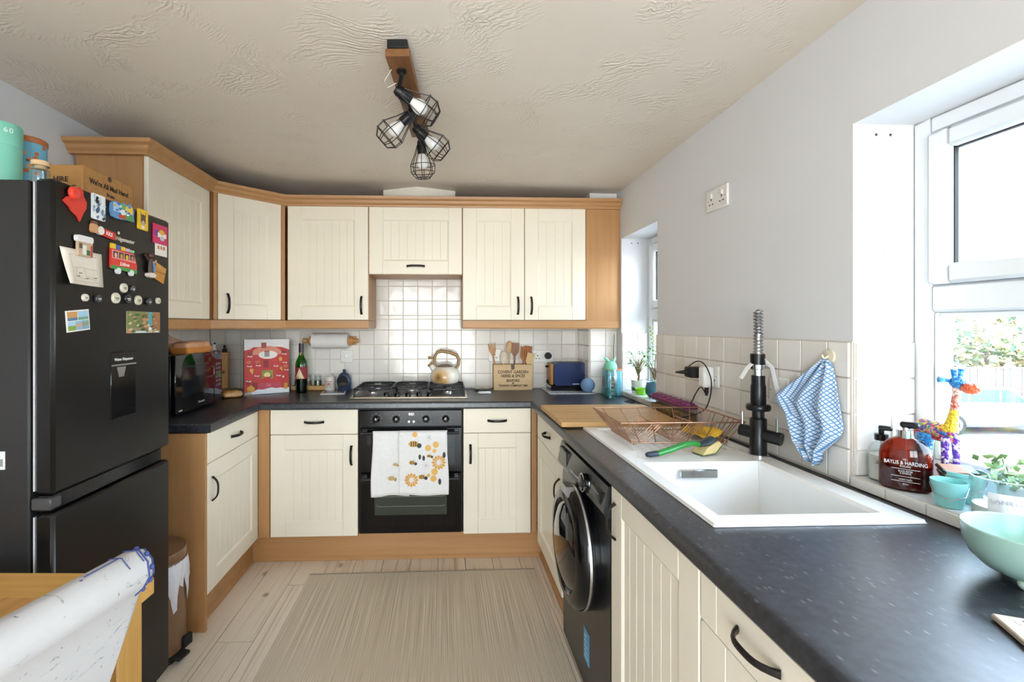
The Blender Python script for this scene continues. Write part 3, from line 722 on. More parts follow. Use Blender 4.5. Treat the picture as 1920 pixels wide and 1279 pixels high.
hp = [(.07, 0, .088), (.088, 0, .115), (.092, 0, .15), (.075, 0, .180), (.03, 0, .198), (-.02, 0, .206), (-.052, 0, .198), (-.068, 0, .17), (-.070, 0, .13), (-.06, 0, .098)]
MB().tube(hp, [.009, .010, .011, .012, .012, .011, .010, .009, .008, .008], 10, flat=(1, 1.25, (0, 0, 1))).build('handle', km, t)
MB().tube([(-.068, 0, .17), (-.085, 0, .162), (-.112, 0, .165)], [.006, .007, .010], 8).build('whistle_lever', km, t)
MB().tube([(-.02, 0, .205), (-.035, 0, .213)], [.007, .009], 8).build('thumb_rest', km, t)

# ------------------------------------------------------------------ fridge freezer
FX, FY0, FY1 = -1.05, 1.30, 1.83
fr = thing('fridge_freezer', 'tall black fridge freezer covered with magnets', 'fridge', (FX, FY0, 0), pi / 2)
FWD = FY1 - FY0
fb = std('black_fridge_steel', '100f0f', .30, .0, .06, 8, .04, 300, spec=.35)
MB().box(0, FWD, .062, .53, .05, 1.745, .004).build('body', std('fridge_side_grey', '201f1f', .45, 0, .06, 6), fr)
ud = MB().box(0, FWD, 0, .05, .90, 1.75, .008).build('door', fb, fr)
ld = MB().box(0, FWD, 0, .05, .055, .848, .008).build('door', fb, fr)
for z0, z1 in ((.91, 1.74), (.07, .84)): MB().box(.012, FWD - .012, .053, .062, z0, z1).build('door_gasket', M['rubber'], fr, smooth=0); MB().box(.002, FWD - .002, .0495, .0535, z0, z1).build('door_edge_strip', C('c9c9cc', .5), fr, smooth=0)
MB().box(.004, FWD - .03, .012, .05, .852, .898, .004).build('grip_recess', M['black'], fr)
MB().box(.0, .04, .008, .06, .858, .891, .004).build('hinge_cover', C('3f3f42', .35), fr)
for x in (.05, FWD - .05):
    for y in (.1, .5): MB().lathe([(.022, 0), (.022, .03), (.012, .05)], 12, (x, y, .002)).build('foot', M['rubber'], fr)
# water dispenser
dp = MB().box(.212, .333, -.003, .01, 1.058, 1.271, .003).build('water_dispenser', M['black'], ud)
b = MB()
pts = []
for k in range(11):
    a = k / 10; z = 1.066 + a * .158; pts.append((.004 + .038 * math.sin(pi * min(1, a * 1.1)) ** .8, z))
vs = [(x, d - .0045, z) for d, z in pts for x in (.219, .326)]
b.add(vs, [(2 * k, 2 * k + 1, 2 * k + 3, 2 * k + 2) for k in range(10)])
b.build('steel_alcove', M['chrome'], dp)
MB().prism([(.235, 1.222), (.277, 1.222), (.268, 1.19), (.246, 1.19)], -.006, -.003).build('lever', M['steel'], dp)
MB().box(.215, .330, -.005, -.002, 1.226, 1.231).build('trim_line', M['steel'], dp)
text('Water Dispenser', .0125, C('d8d8d8'), dp, (.272, -.0036, 1.246), bold=.0002)
text('fridgemaster', .0185, C('d6cfc2'), ud, (.280, -.0008, 1.634), bold=.0003)
MB().lathe([(.003, 0), (.005, 0), (.005, -.0006), (.003, -.0006)], 12, (.251, -.0003, 1.652), axis='y').build('brand_ring', C('d6cfc2'), ud)

def mag(name, label, cat, y, z, tilt=0.0):
    # a magnet sitting on the fridge front; local x runs along the door, -y out of it
    o = thing(name, label, cat, (FX + .0008, y, z)); o.rotation_euler = (0, 0, pi / 2)
    if tilt: o.rotation_mode = 'QUATERNION'; o.rotation_quaternion = Matrix.Rotation(pi / 2, 3, 'Z').to_quaternion() @ Matrix.Rotation(tilt, 3, 'Y').to_quaternion()
    return o
def slab(t, name, poly, col, d0=0.0, d1=.004): return MB().prism(poly, -d0, -d1).build(name, C(col) if isinstance(col, str) else col, t, smooth=30)
def rect(x0, x1, z0, z1): return [(x0, z0), (x1, z0), (x1, z1), (x0, z1)]
def pic(t, x0, x1, z0, z1, patches, depth, name='picture'):
    b = MB()
    for i, (poly, col) in enumerate(patches):
        b.use(C(col)); b.prism([(x0 + p[0] * (x1 - x0), z0 + p[1] * (z1 - z0)) for p in poly], -depth - .00005, -depth - .0004 - .00012 * i)
    o = b.build(name, None, t, smooth=0); return o
R4 = lambda a, b_, c, d: [(a, c), (b_, c), (b_, d), (a, d)]
rm = random.Random(5)
def speckle(n, cols, s0=.06, s1=.16):
    r = []
    for k in range(n):
        x, y, w, h = rm.random() * .85 + .05, rm.random() * .85 + .05, rm.uniform(s0, s1), rm.uniform(s0, s1)
        r.append(([(max(.02, x - w), y), (x, max(.02, y - h)), (min(.98, x + w), y + .02), (x + .02, min(.98, y + h))], rm.choice(cols)))
    return r
t = mag('fridge_magnet', 'red map-shaped magnet with a round red knob', 'magnet', 1.372, 1.70)
slab(t, 'map_plate', [(-.045, -.002), (-.030, .012), (-.012, .016), (-.01, .040), (.012, .05), (.026, .042), (.028, .028), (.04, .012), (.038, -.006), (.028, -.020), (.022, -.032), (.014, -.048), (.004, -.034), (-.016, -.024), (-.024, -.014)], 'd63a2c', 0, .004)
MB().lathe([(.018, -.004), (.018, -.009), (.013, -.015), (.001, -.017)], 18, (-.012, 0, .026), axis='y').build('knob', C('e0402f', .3), t)
t = mag('fridge_magnet', 'tall blue and white patterned rectangular magnet', 'magnet', 1.459, 1.711)
slab(t, 'plate', rrect(-.027, .027, -.038, .038, .005), 'e8ebee'); pic(t, -.027, .027, -.038, .038, speckle(26, ['3c5878', '9fb7c9', '1f2a33', 'cfd9df', '6f8aa3'], .06, .13), .004)
t = mag('fridge_magnet', 'chunky blue, white and yellow seaside souvenir magnet', 'magnet', 1.56, 1.722)
slab(t, 'plate', [(-.054, -.006), (-.05, .018), (-.036, .026), (-.012, .022), (.006, .03), (.022, .024), (.034, .034), (.046, .024), (.054, .012), (.05, -.002), (.054, -.022), (.03, -.022), (.0, -.026), (-.03, -.028), (-.048, -.024)], '5f8fc4', 0, .008)
pic(t, -.05, .05, -.024, .026, [(R4(.05, .35, .35, .9), 'a9c9ea'), (R4(.35, .65, .2, .85), 'dfe7ea'), (R4(.66, .95, .5, .95), 'f0c53a'), (R4(.3, .6, .02, .3), 'c8442e'), (R4(.6, .95, .02, .4), '4f9a58'), (R4(.42, .6, .6, .95), '79b356')] + speckle(10, ['e9b42e', 'd9542e', '3f78b8', 'ffffff'], .05, .1), .008)
t = mag('fridge_magnet', 'yellow rectangular magnet with a brown donkey face', 'magnet', 1.666, 1.72)
slab(t, 'plate', rrect(-.027, .027, -.035, .035, .005), 'e8bf2c')
pic(t, -.027, .027, -.035, .035, [(ell(.5, .5, .25, .28, 12), '5b4038'), (ell(.5, .33, .16, .14, 10), 'b9a79a'), ([(.25, .65), (.36, .62), (.25, .92)], '5b4038'), ([(.64, .62), (.75, .65), (.75, .92)], '5b4038'), (R4(.38, .62, .05, .2), 'e6e0d4')], .004)
t = mag('fridge_magnet', 'pink square souvenir magnet with a crest', 'magnet', 1.766, 1.688)
slab(t, 'plate', rect(-.042, .042, -.035, .035), 'c92a5f'); pic(t, -.042, .042, -.035, .035, [(R4(.1, .28, .38, .68), '4a4aa0'), (R4(.28, .9, .35, .58), 'e9e2dc'), (ell(.58, .62, .2, .14, 12), 'e2b13a'), (ell(.6, .3, .16, .12, 10), 'b9bfc4')], .004)
t = mag('note_card', 'small white card below the pink magnet', 'card', 1.774, 1.632)
slab(t, 'card', rect(-.036, .036, -.021, .021), 'e9e4de', 0, .001); pic(t, -.036, .036, -.021, .021, [(R4(.2, .34, .55, .85), 'c8684a'), (R4(.44, .58, .55, .85), 'b98a5a'), (R4(.66, .8, .55, .85), 'c8684a')], .001)
t = mag('fridge_magnet', 'long red bar magnet with a small head at one end', 'magnet', 1.478, 1.640, .10)
slab(t, 'bar', rrect(-.005, .05, -.012, .012, .004), 'c62828', 0, .006); slab(t, 'ball', ell(-.016, 0, .013, .013), 'e6e0d6', 0, .009); slab(t, 'head', rrect(-.052, -.03, -.014, .014, .008), 'c8956a', 0, .009); slab(t, 'cap', rrect(-.05, -.034, .012, .02, .003), '6b4a34', 0, .010)
text('KKS', .016, C('f0dcd8'), t, (.022, -.0064, 0), bold=.0004)
t = mag('photo_print', 'cream sheet with a pencil drawing held to the fridge door', 'drawing', 1.398, 1.523)
b = MB(); vs = []
for j in range(9):
    for i in range(7):
        u, v = i / 6, j / 8; lift = .001 + .022 * (1 - u) ** 2 * (1 - v) ** 1.2; vs.append((-.08 + .155 * u + .008 * (1 - v), -lift, .048 - .1 * (1 - v)))
b.add(vs, [(j * 7 + i, j * 7 + i + 1, (j + 1) * 7 + i + 1, (j + 1) * 7 + i) for j in range(8) for i in range(6)])
o = b.build('sheet', C('e6ddd0', .8), t); md = o.modifiers.new('th', 'SOLIDIFY'); md.thickness = .0008; md.offset = 1
q = MB().use(C('b9a894'))
def sl(u, v): return (-.08 + .155 * u + .008 * (1 - v), -.0022 - .022 * (1 - u) ** 2 * (1 - v) ** 1.2, .048 - .1 * (1 - v))
for pts in (((.2, .1), (.85, .1), (.85, .85), (.2, .85), (.2, .1)), ((.22, .48), (.5, .5), (.84, .47)), ((.3, .47), (.26, .2)), ((.5, .5), (.55, .25), (.75, .25)), ((.25, .25), (.45, .18), (.6, .22), (.82, .17))):
    q.tube([sl(*p) for p in pts], .0006, 4)
q.use(C('4d4640'))
for u, v in ((.28, .24), (.52, .2), (.75, .24), (.35, .33)): q.tube([sl(u, v), sl(u + .08, v + .01)], .0012, 4)
q.build('pencil_lines', None, t, smooth=0)
t = mag('fridge_magnet', 'stone cottage magnet with white roof pinning the drawing', 'magnet', 1.397, 1.582)
slab(t, 'house', rect(-.026, .028, -.028, .014), 'c2a98c', .003, .011); slab(t, 'roof', rrect(-.033, .027, .012, .030, .006), 'e6e4e6', .003, .014)
pic(t, -.026, .028, -.028, .014, [(R4(.28, .55, .1, .75), 'e3e3e0'), (R4(.55, .8, .1, .45), '3f6a40'), (R4(.84, .98, .02, .8), 'b34a42'), (R4(.05, .25, .5, .85), '6a5644')], .011)
t = mag('fridge_magnet', 'red camper van souvenir magnet with four passengers', 'magnet', 1.568, 1.565)
slab(t, 'van', [(-.060, -.030), (.058, -.034), (.062, -.012), (.046, .030), (-.060, .032)], 'd8392e', 0, .007); slab(t, 'window_band', [(-.058, .002), (.054, -.002), (.046, .026), (-.058, .028)], 'e88f92', .006, .0076); slab(t, 'skirt', [(-.061, -.031), (.059, -.036), (.06, -.024), (-.061, -.02)], '3f9a4a', .006, .0078)
for k in range(4):
    x = -.053 + k * .0262; slab(t, 'van_window', rect(x, x + .02, .005, .024), '3b2a26', .007, .0082); slab(t, 'passenger', ell(x + .01, .012, .006, .008, 10), ['e2b9a0', 'caa24a', 'e6c42e', 'b5856a'][k], .008, .0088)
for k, c in enumerate(('e6c22e', '3f68b0', 'f0c12e', 'd9b4d9', '8ccf9a')): slab(t, 'luggage', rect(-.058 + k * .022, -.039 + k * .022, .032, .048 - .002 * k), c, 0, .006)
for x in (-.03, .032): slab(t, 'wheel', ell(x, -.036, .010, .010), 'dfe3e6', .002, .010)
text('Lisboa', .017, C('f4e8e4'), t, (.0, -.0074, -.012), shear=.25, bold=.0003)
t = mag('fridge_magnet', 'small dark figurine magnet in a blue and white dress on a base', 'magnet', 1.698, 1.567)
MB().ball((.0, -.010, .034), .010, 12, 8).build('head', C('4a3026'), t); MB().lathe([(.006, .024), (.010, .01), (.013, -.01), (.012, -.026), (.001, -.026)], 14, (.002, -.009, 0), sy=.6).build('body', C('4b3a36'), t)
slab(t, 'dress', [(.004, .012), (.014, .006), (.018, -.018), (.006, -.022)], '4f8fd0', .014, .0165); slab(t, 'base', ell(.004, -.034, .022, .009), 'e3d6d0', 0, .014)
MB().tube([(-.006, -.009, .018), (-.018, -.009, .026), (-.030, -.008, .034)], .003, 6).build('arm', C('4a3026'), t); MB().tube([(.008, -.009, .016), (.026, -.008, .012), (.034, -.008, .022)], .003, 6).build('arm', C('caa888'), t)
t = mag('fridge_magnet', 'tilted brown and orange photo magnet beside the figurine', 'magnet', 1.763, 1.547, .30)
slab(t, 'plate', rect(-.032, .032, -.03, .03), 'c4883c', 0, .003); pic(t, -.032, .032, -.03, .03, [([(.02, .42), (.5, .5), (.98, .62), (.98, .66), (.5, .55), (.02, .46)], '8a5420'), (R4(.03, .97, .7, .97), 'd29a4c')], .003)
btn = [(1.406, 1.436, .011, 'd9d2c6', 'smallest white round button magnet, far left of the row'), (1.458, 1.436, .013, '3a3c40', 'dark patterned round magnet, second from left of the row'), (1.533, 1.442, .0175, 'd9d3c2', 'largest cream round magnet in the row'),
       (1.588, 1.443, .0165, '2a2c30', 'large black lettered round magnet between two cream ones'), (1.641, 1.441, .0165, 'd2cdb8', 'cream round magnet right of the black lettered one'), (1.699, 1.439, .0135, '34363a', 'dark round magnet, second from right of the row'),
       (1.751, 1.445, .0115, 'd6cfc0', 'small cream round magnet, far right of the row'), (1.570, 1.477, .0155, 'd6d0be', 'cream round magnet above the row'), (1.612, 1.477, .011, '4a4c50', 'small dark round magnet above the row')]
for y, z, r, c, lab in btn:
    t = mag('button_magnet', lab, 'magnet', y, z); t['group'] = 'round button magnets on the fridge'
    MB().lathe([(r, 0), (r, -.005), (r * .9, -.0075), (.001, -.008)], 20, (0, 0, 0), axis='y').build('disc', C(c, .25), t)
    b = MB().use(C('55604a' if c[0] == 'd' else 'c9ccd0')); b.box(-r * .5, r * .5, -.0084, -.0076, -r * .08, r * .1); b.box(-r * .3, r * .35, -.0084, -.0076, -r * .35, -r * .22); b.build('printed_mark', None, t, smooth=0)
t = mag('postcard', 'tilted postcard with five small coastal views', 'postcard', 1.382, 1.369, -.10)
slab(t, 'card', rect(-.042, .042, -.030, .030), 'ece8e4', 0, .002)
pic(t, -.042, .042, -.030, .030, [(R4(.05, .48, .52, .94), 'c9955a'), (R4(.05, .48, .52, .66), '5c7f9c'), (R4(.51, .95, .52, .94), '9fc6df'), (R4(.51, .95, .52, .66), '6f9a88'), (R4(.05, .36, .06, .49), 'a8cde6'), (R4(.05, .36, .06, .28), '86a23c'), (R4(.38, .66, .06, .49), '8fb2c9'), (R4(.38, .66, .2, .36), 'c9a28c'), (R4(.68, .95, .06, .49), '7ea6b8'), (R4(.68, .95, .25, .4), '8e9a74')], .002)
t = mag('postcard', 'wide postcard of a waterfall between rocks', 'postcard', 1.675, 1.366, .0)
slab(t, 'card', rect(-.09, .09, -.037, .037), '8f8a68', 0, .002)
pic(t, -.09, .09, -.037, .037, [(R4(.01, .55, .25, .98), '77804e'), (R4(.45, .62, .12, .9), '9c6a40'), (R4(.74, .99, .05, .98), 'a06c44'), (R4(.62, .74, .2, .98), '4aa0b4'), (R4(.63, .72, .03, .35), 'e6eef0'), (R4(.05, .95, .02, .09), 'cfe0e4'), (R4(.02, .12, .03, .14), 'd07a5a')] + speckle(34, ['5f6a3c', 'a8a070', '4f5a34', 'b58a5c', 'c9bf98'], .03, .09), .002)
# card stuck to the near side of the fridge
t = thing('photo_card', 'small pale photo card on the near side of the fridge', 'card', (-1.19, FY0 - .0012, .995))
MB().box(-.02, .017, -.0012, .001, -.024, .024).build('card', C('dfe2e0'), t, smooth=0); MB().box(-.018, .013, -.0018, -.0011, -.016, .004).build('picture', C('8a9488'), t, smooth=0)

# ------------------------------------------------------------------ on top of the fridge
FT = 1.746
t = thing('biscuit_tin', 'tall turquoise tin with white lettering on the fridge', 'tin', (-1.295, 1.42, FT))
tm = std('turquoise_tin_paint', '7fc9b4', .35, 0, .04, 10)
MB().lathe([(.001, 0), (.047, 0), (.048, .003), (.048, .128), (.047, .13), (.001, .13)], 36).build('body', tm, t); MB().lathe([(.049, .128), (.049, .188), (.047, .192), (.001, .192)], 36).build('lid', tm, t)
def wraptext(s, size, t, r, z, a0, mat, squeeze=1.0):
    for k, ch in enumerate(s):
        if ch == ' ': continue
        a = a0 + (k - (len(s) - 1) / 2) * size * .62 * squeeze / r
        text(ch, size, mat, t, (r * sin(a), -r * cos(a), z), (pi / 2, 0, a))
wraptext('otto 60', .020, t, .0494, .168, .45, C('eaf2ee'))
b = MB().use(C('e9dcc8')); b.prism(ell(.02, .055, .016, .008, 10), -.0475, -.0445); b.prism(ell(.018, .018, .022, .010, 10), -.0475, -.044); b.build('printed_birds', None, t, smooth=0)
t = thing('biscuit_tin', 'blue tin with orange and brown leaf pattern on the fridge', 'tin', (-1.318, 1.535, FT))
MB().lathe([(.001, 0), (.047, 0), (.048, .003), (.048, .178), (.001, .178)], 36).build('body', std('sky_blue_tin', '6fb3cf', .35, 0, .06, 12), t)
MB().lathe([(.0485, .176), (.050, .178), (.050, .192), (.047, .195), (.001, .195)], 36).build('lid', C('b5672e', .35), t)
for k in range(46):
    a = rm.uniform(-1.6, 1.7); z = rm.uniform(.012, .168); q = MB(); s_ = rm.uniform(.005, .009)
    q.prism([(-s_, 0), (0, -s_ * .8), (s_, s_ * .2), (0, s_ * 1.1)], -.0006, .0006); q.build('painted_leaf', C(rm.choice(['c8662e', 'd98a3c', '7a3f22', 'e0a05a'])), t, loc=(.0483 * sin(a), -.0483 * cos(a), z), rot=(0, rm.uniform(-1, 1), a), smooth=0)
t = thing('glass_jar', 'small corked glass jar at the front of the fridge top', 'jar', (-1.145, 1.375, FT + .006))
MB().lathe([(.001, .002), (.019, .002), (.021, .006), (.021, .040), (.016, .047), (.016, .052), (.0145, .052), (.0145, .047), (.019, .039), (.019, .008), (.001, .006)], 24).build('jar', M['glass'], t)
MB().lathe([(.0142, .044), (.0142, .053), (.021, .053), (.021, .066), (.001, .066)], 20).build('cork', C('cfae86', .8), t)
tag(MB().lathe([(.001, 0), (.034, 0), (.044, .004), (.046, .006), (.001, .0055)], 28, (-1.145, 1.375, FT)).build('saucer', C('c9c2b4', .3)), 'shallow pale dish under the corked jar', 'dish')
t = thing('wooden_crate', 'small wooden crate lettered in black on the fridge', 'crate', (-1.262, 1.535, FT))
cw = wood('old_crate_wood', 'a5743e', 'bf8c52', (4, 30, 30), .6)
MB().box(0, .112, 0, .012, 0, .118, .002).build('end_board', cw, t); MB().box(0, .112, .228, .24, 0, .118, .002).build('end_board', cw, t)
MB().box(.100, .112, .012, .228, 0, .118, .002).build('side_board', cw, t); MB().box(0, .012, .012, .228, 0, .118, .002).build('side_board', cw, t); MB().box(.012, .100, .012, .228, 0, .01).build('base_board', cw, t)
ink = C('2b211a', .8)
text("We're All Mad Here!", .0245, ink, t, (.1124, .122, .078), (pi / 2, 0, pi / 2), sx=.88, bold=.0005); text('from', .019, ink, t, (.1124, .125, .052), (pi / 2, 0, pi / 2), bold=.0004)
MB().prism(ell(.12, .108, .009, .009), .1115, .1126, 'yz').build('finger_hole', C('4a2f1c'), t)
text('HIRE', .022, ink, t, (.045, -.0004, .072), bold=.0005); text('C', .022, ink, t, (.085, -.0004, .045), bold=.0005)

# ------------------------------------------------------------------ microwave and what stands around it
t = thing('microwave', 'black mirrored microwave on the worktop beside the fridge', 'microwave', (-1.262, 2.245, WT + .014), pi / 2 + .03)
mw = std('black_microwave_casing', '131315', .35, 0, .08, 10); mg = std('black_mirror_glass', '0a0a0d', .04, 0, .08, 6, coat=.3)
MB().box(0, .49, .02, .325, 0, .28, .005).build('casing', mw, t)
d = MB().box(.0, .39, 0, .022, .0, .282, .003).build('door', mg, t)
MB().box(.06, .33, -.0006, .001, .075, .225).build('viewing_window', std('microwave_window', '1d2024', .08, 0, .06, 40), d)
text('Panasonic', .017, C('c9c9cc'), d, (.25, -.0005, .030)); MB().box(.03, .06, -.0006, .001, .011, .018).build('badge', C('a9a9ac'), d)
p_ = MB().box(.392, .49, 0, .022, .0, .282, .003).build('control_panel', mg, t)
MB().box(.41, .472, -.0006, .001, .235, .262).build('display', C('3c4046', .2), p_)
for r_ in range(6):
    for c_ in range(3): MB().box(.412 + c_ * .021, .428 + c_ * .021, -.0007, .001, .085 + r_ * .023, .1 + r_ * .023).build('button', C('5c5e66', .3), p_)
for x in (.04, .45):
    for y in (.06, .29): MB().lathe([(.012, -.014), (.012, .001)], 10, (x, y, 0)).build('foot', M['rubber'], t)
MZ = WT + .014 + .281
t = thing('wrapped_loaf', 'brown paper bag of bread with twisted neck on the microwave', 'bread bag', (-1.40, 2.46, MZ))
kp = std('kraft_paper', 'c79a78', .7, 0, .12, 20, .4, 60); kp2 = std('pale_paper_bag', 'd9b79c', .7, 0, .1, 20, .4, 60)
b = MB(); b.ring([[(x * s_, y * s_ + .02 * sin(3 * x), z) for x, y in rrect(-.07, .07, -.10, .10, .025)] for z, s_ in ((0, 1.05), (.02, 1.1), (.05, .95), (.068, .8), (.075, .3), (.085, .08), (.115, .10), (.122, .16))]); b.build('bag', kp2, t)
MB().tube([(.012 * cos(a), .012 * sin(a), .088) for a in [k * pi / 5 for k in range(10)]], .003, 6, closed=True).build('tie', C('6b4a2e'), t)
t = thing('bread_pack', 'orange cardboard tray of rolls on the front of the microwave', 'bread pack', (-1.36, 2.40, MZ + .0005))
t.location = (-1.32, 2.50, MZ)
b = MB(); b.ring([[(x, y, z) for x, y in rrect(-.045 * s_, .045 * s_, -.13 * s_, .13 * s_, .01)] for z, s_ in ((0, .92), (.03, 1.0))]); b.build('tray', C('c9823c', .6), t)
b = MB(); b.ring([[(x, y, z) for x, y in rrect(-.04 * s_, .04 * s_, -.12 * s_, .12 * s_, .02)] for z, s_ in ((.03, 1.0), (.05, .95), (.06, .7))]); b.build('wrapper', kp, t)
bpy.data.objects.remove(bpy.data.objects['wrapped_loaf'].children[0]); 
b = MB(); b.ring([[(x * s_, y * s_, z) for x, y in rrect(-.05, .05, -.09, .09, .02)] for z, s_ in ((0, 1.0), (.03, 1.08), (.06, .95), (.075, .5), (.09, .08), (.12, .12), (.127, .18))]); wl_ = bpy.data.objects['wrapped_loaf']; b.build('bag', kp2, wl_); wl_.location = (-1.452, 2.50, MZ)

t = thing('toy_cupboard', 'small wooden wall-style cupboard with a round knob in the corner', 'cupboard', (-1.56, 3.02, WT), .35)
cwm = wood('honey_pine', 'b98a4e', 'c9a065', (30, 30, 3), .5)
MB().box(0, .17, 0, .11, 0, .25, .003).build('body', cwm, t); MB().box(-.006, .176, -.008, .115, .25, .262, .003).build('top', cwm, t); MB().box(-.004, .174, -.005, .112, 0, .03, .003).build('plinth', cwm, t)
d = MB().box(.10, .168, -.010, .0, .035, .245, .002).build('door', cwm, t); MB().ball((.145, -.020, .14), .011, 12, 8).build('knob', wood('dark_knob', '8a5a28', '9c6a34'), d)
for z in (.05, .145): MB().box(.012, .09, -.002, .001, z, z + .075).build('opening', C('2f2118'), t)
tag(MB().lathe([(.018, 0), (.016, .02), (.006, .03), (.011, .036), (.001, .05)], 6, (-1.432, 3.10, WT + .2625)).build('star_ornament', C('1b1c20')), 'small black star ornament on the wooden cupboard', 'ornament')
t = thing('figurine', 'small white figurine on the wooden cupboard behind the microwave', 'figurine', (-1.485, 3.07, WT + .2625))
MB().lathe([(.016, 0), (.014, .02), (.009, .04), (.012, .05), (.012, .06), (.001, .07)], 14).build('body', C('e6e4e2', .3), t); MB().ball((.006, -.004, .058), .008, 10, 6).build('face', C('3a3438'), t)
t = thing('crisp_bag', 'clear bag of orange snacks lying beside the microwave', 'snack bag', (-1.297, 2.90, WT), .5)
b = MB(); b.ring([[(x * s_, y * s_ + .006 * sin(60 * x), z + .004 * sin(50 * x + 40 * y)) for x, y in rrect(-.07, .07, -.05, .05, .03)] for z, s_ in ((.004, .85), (.015, 1.0), (.035, .97), (.05, .75), (.056, .3))]); b.build('bag', glass('clear_film', 'f4efe8', .25, 1.2), t)
b = MB(); b.ring([[(x * s_, y * s_, z + .003 * sin(70 * x + 60 * y)) for x, y in rrect(-.058, .058, -.04, .04, .02)] for z, s_ in ((.004, .85), (.018, 1.0), (.034, .9), (.042, .6))]); b.build('snacks', std('orange_snack', 'd9a45c', .7, 0, .25, 60, .5, 90), t)
MB().prism([(.065, .005), (.105, .0), (.108, .03), (.068, .022)], -.03, .03).build('seal', glass('clear_film', 'f4efe8', .25, 1.2), t)

# advent calendar
t = thing('advent_calendar', 'red advent calendar box with snowy top standing on the worktop', 'calendar', (-1.255, 2.975, WT + .002), math.atan2(.13, .233))
CW, CH = .268, .346
MB().box(0, CW, .0, .035, 0, CH, .002).build('box', C('7c1f22', .4), t)
P = [(R4(0.005, .995, .004, .996), 'c4332f'), ([(0, .80), (.12, .82), (.2, .86), (.75, .86), (.85, .85), (1, .80), (1, 1), (0, 1)], 'e6e2e2'), (arc(.5, .72, .34, 0, 180, 14, .16), 'dd8a72'), (ell(.52, .715, .21, .075, 20), 'ece6e0'), (R4(.44, .55, .68, .79), '9a8f8c'), (R4(.44, .55, .77, .79), 'a03a3a'),
     (R4(.37, .48, .84, .94), '9a4038'), (R4(.42, .53, .48, .62), '8f1f28'), (R4(.07, .18, .70, .79), '9c2a2c'), (R4(.82, .93, .71, .80), '9a262a'), (R4(.04, .12, .17, .26), '8f2022'), (R4(.18, .28, .10, .22), '8a1c24'), (R4(.38, .63, .28, .43), '8f9444'), (arc(.51, .30, .09, 0, 180, 12, .09), '3c4a24'), (ell(.5, .34, .075, .05, 14), 'e8cf8a'),
     (R4(.43, .57, .21, .31), 'c02c30'), (R4(.3, .82, .10, .2), 'bf4556'), ([(0, 0), (1, 0), (1, .10), (.9, .085), (.8, .10), (.7, .09), (.6, .11), (.5, .095), (.4, .08), (.3, .09), (.2, .055), (0, .045)], 'e3e6ee'), ([(.07, .05), (.22, .05), (.23, .12), (.14, .17), (.06, .12)], 'd9a036'), (R4(.88, .96, .07, .18), 'd29a34'), (ell(.16, .44, .045, .035, 12), 'e0a83c'), ([(.13, .42), (.19, .42), (.18, .36)], 'e0b46a'), (ell(.80, .63, .04, .04, 12), 'e0a040'), ([(.78, .46), (.82, .50), (.85, .42), (.83, .41)], 'e0a83c'), (ell(.86, .30, .022, .022, 10), 'e6dcd8')]
for (x, y) in ((.06, .51), (.25, .52), (.64, .50), (.84, .56), (.88, .42), (.07, .69), (.83, .72), (.22, .33), (.70, .32), (.04, .24)): P.append(([(x, y), (x + .1, y - .012), (x + .11, y + .012), (x + .05, y + .004), (x + .01, y + .02)], 'ecdfe0'))
for (x, y) in ((.05, .56), (.24, .56), (.86, .47)): P.append((R4(x, x + .1, y, y + .05), 'cf6a4c'))
o = pic(t, 0, CW, 0, CH, P, 0.0, 'printed_front'); text('24', .026, C('d98a8a'), t, (CW * .53, -.0045, CH * .155))

def wine():
    t = thing('wine_bottle', 'green glass wine bottle with triangular label beside the calendar', 'bottle', (-.937, 3.085, WT))
    gg = glass('green_bottle_glass', '5fb04a', .02); 
    MB().lathe([(.001, .004), (.030, 0), (.036, .004), (.0375, .012), (.0375, .18), (.034, .205), (.022, .228), (.0155, .248), (.0145, .30), (.001, .30)], 32).build('bottle', gg, t)
    MB().lathe([(.001, .01), (.0345, .008), (.0345, .086), (.001, .086)], 32).build('wine', C('14060c', .2), t)
    MB().lathe([(.0155, .262), (.0158, .315), (.015, .32), (.001, .32)], 20).build('foil_cap', C('2a1c2e', .35), t)
    MB().lathe([(.0379, .092), (.0379, .168)], 32, cap=False).build('label', C('8c3030', .7), t)
    b = MB(); pts = []
    for k in range(8):
        z = .094 + k * .0093; h = (.78 * (1 - k / 7.3)); pts.append((z, h))
    vs = [(.0383 * sin(a * h_), -.0383 * cos(a * h_), z) for z, h_ in pts for a in (-1, -.5, 0, .5, 1)]
    b.add(vs, [(k * 5 + i, k * 5 + i + 1, (k + 1) * 5 + i + 1, (k + 1) * 5 + i) for k in range(7) for i in range(4)]); b.build('label_triangle', C('e3cfa8', .7), t)
    MB().box(-.004, .006, -.0165, -.0150, .232, .262).build('neck_label', C('c98a6a', .7), t)
wine()
t = thing('jar_tray', 'shallow wooden tray holding glass jars behind the wine bottle', 'tray', (-1.03, 3.165, WT))
MB().box(0, .225, 0, .065, 0, .006).build('base', cwm, t); MB().box(0, .225, 0, .007, 0, .034, .001).build('rail', cwm, t); MB().box(0, .225, .058, .065, 0, .034, .001).build('rail', cwm, t)
for x in (0, .218): MB().box(x, x + .007, .007, .058, 0, .034, .001).build('end_rail', cwm, t)
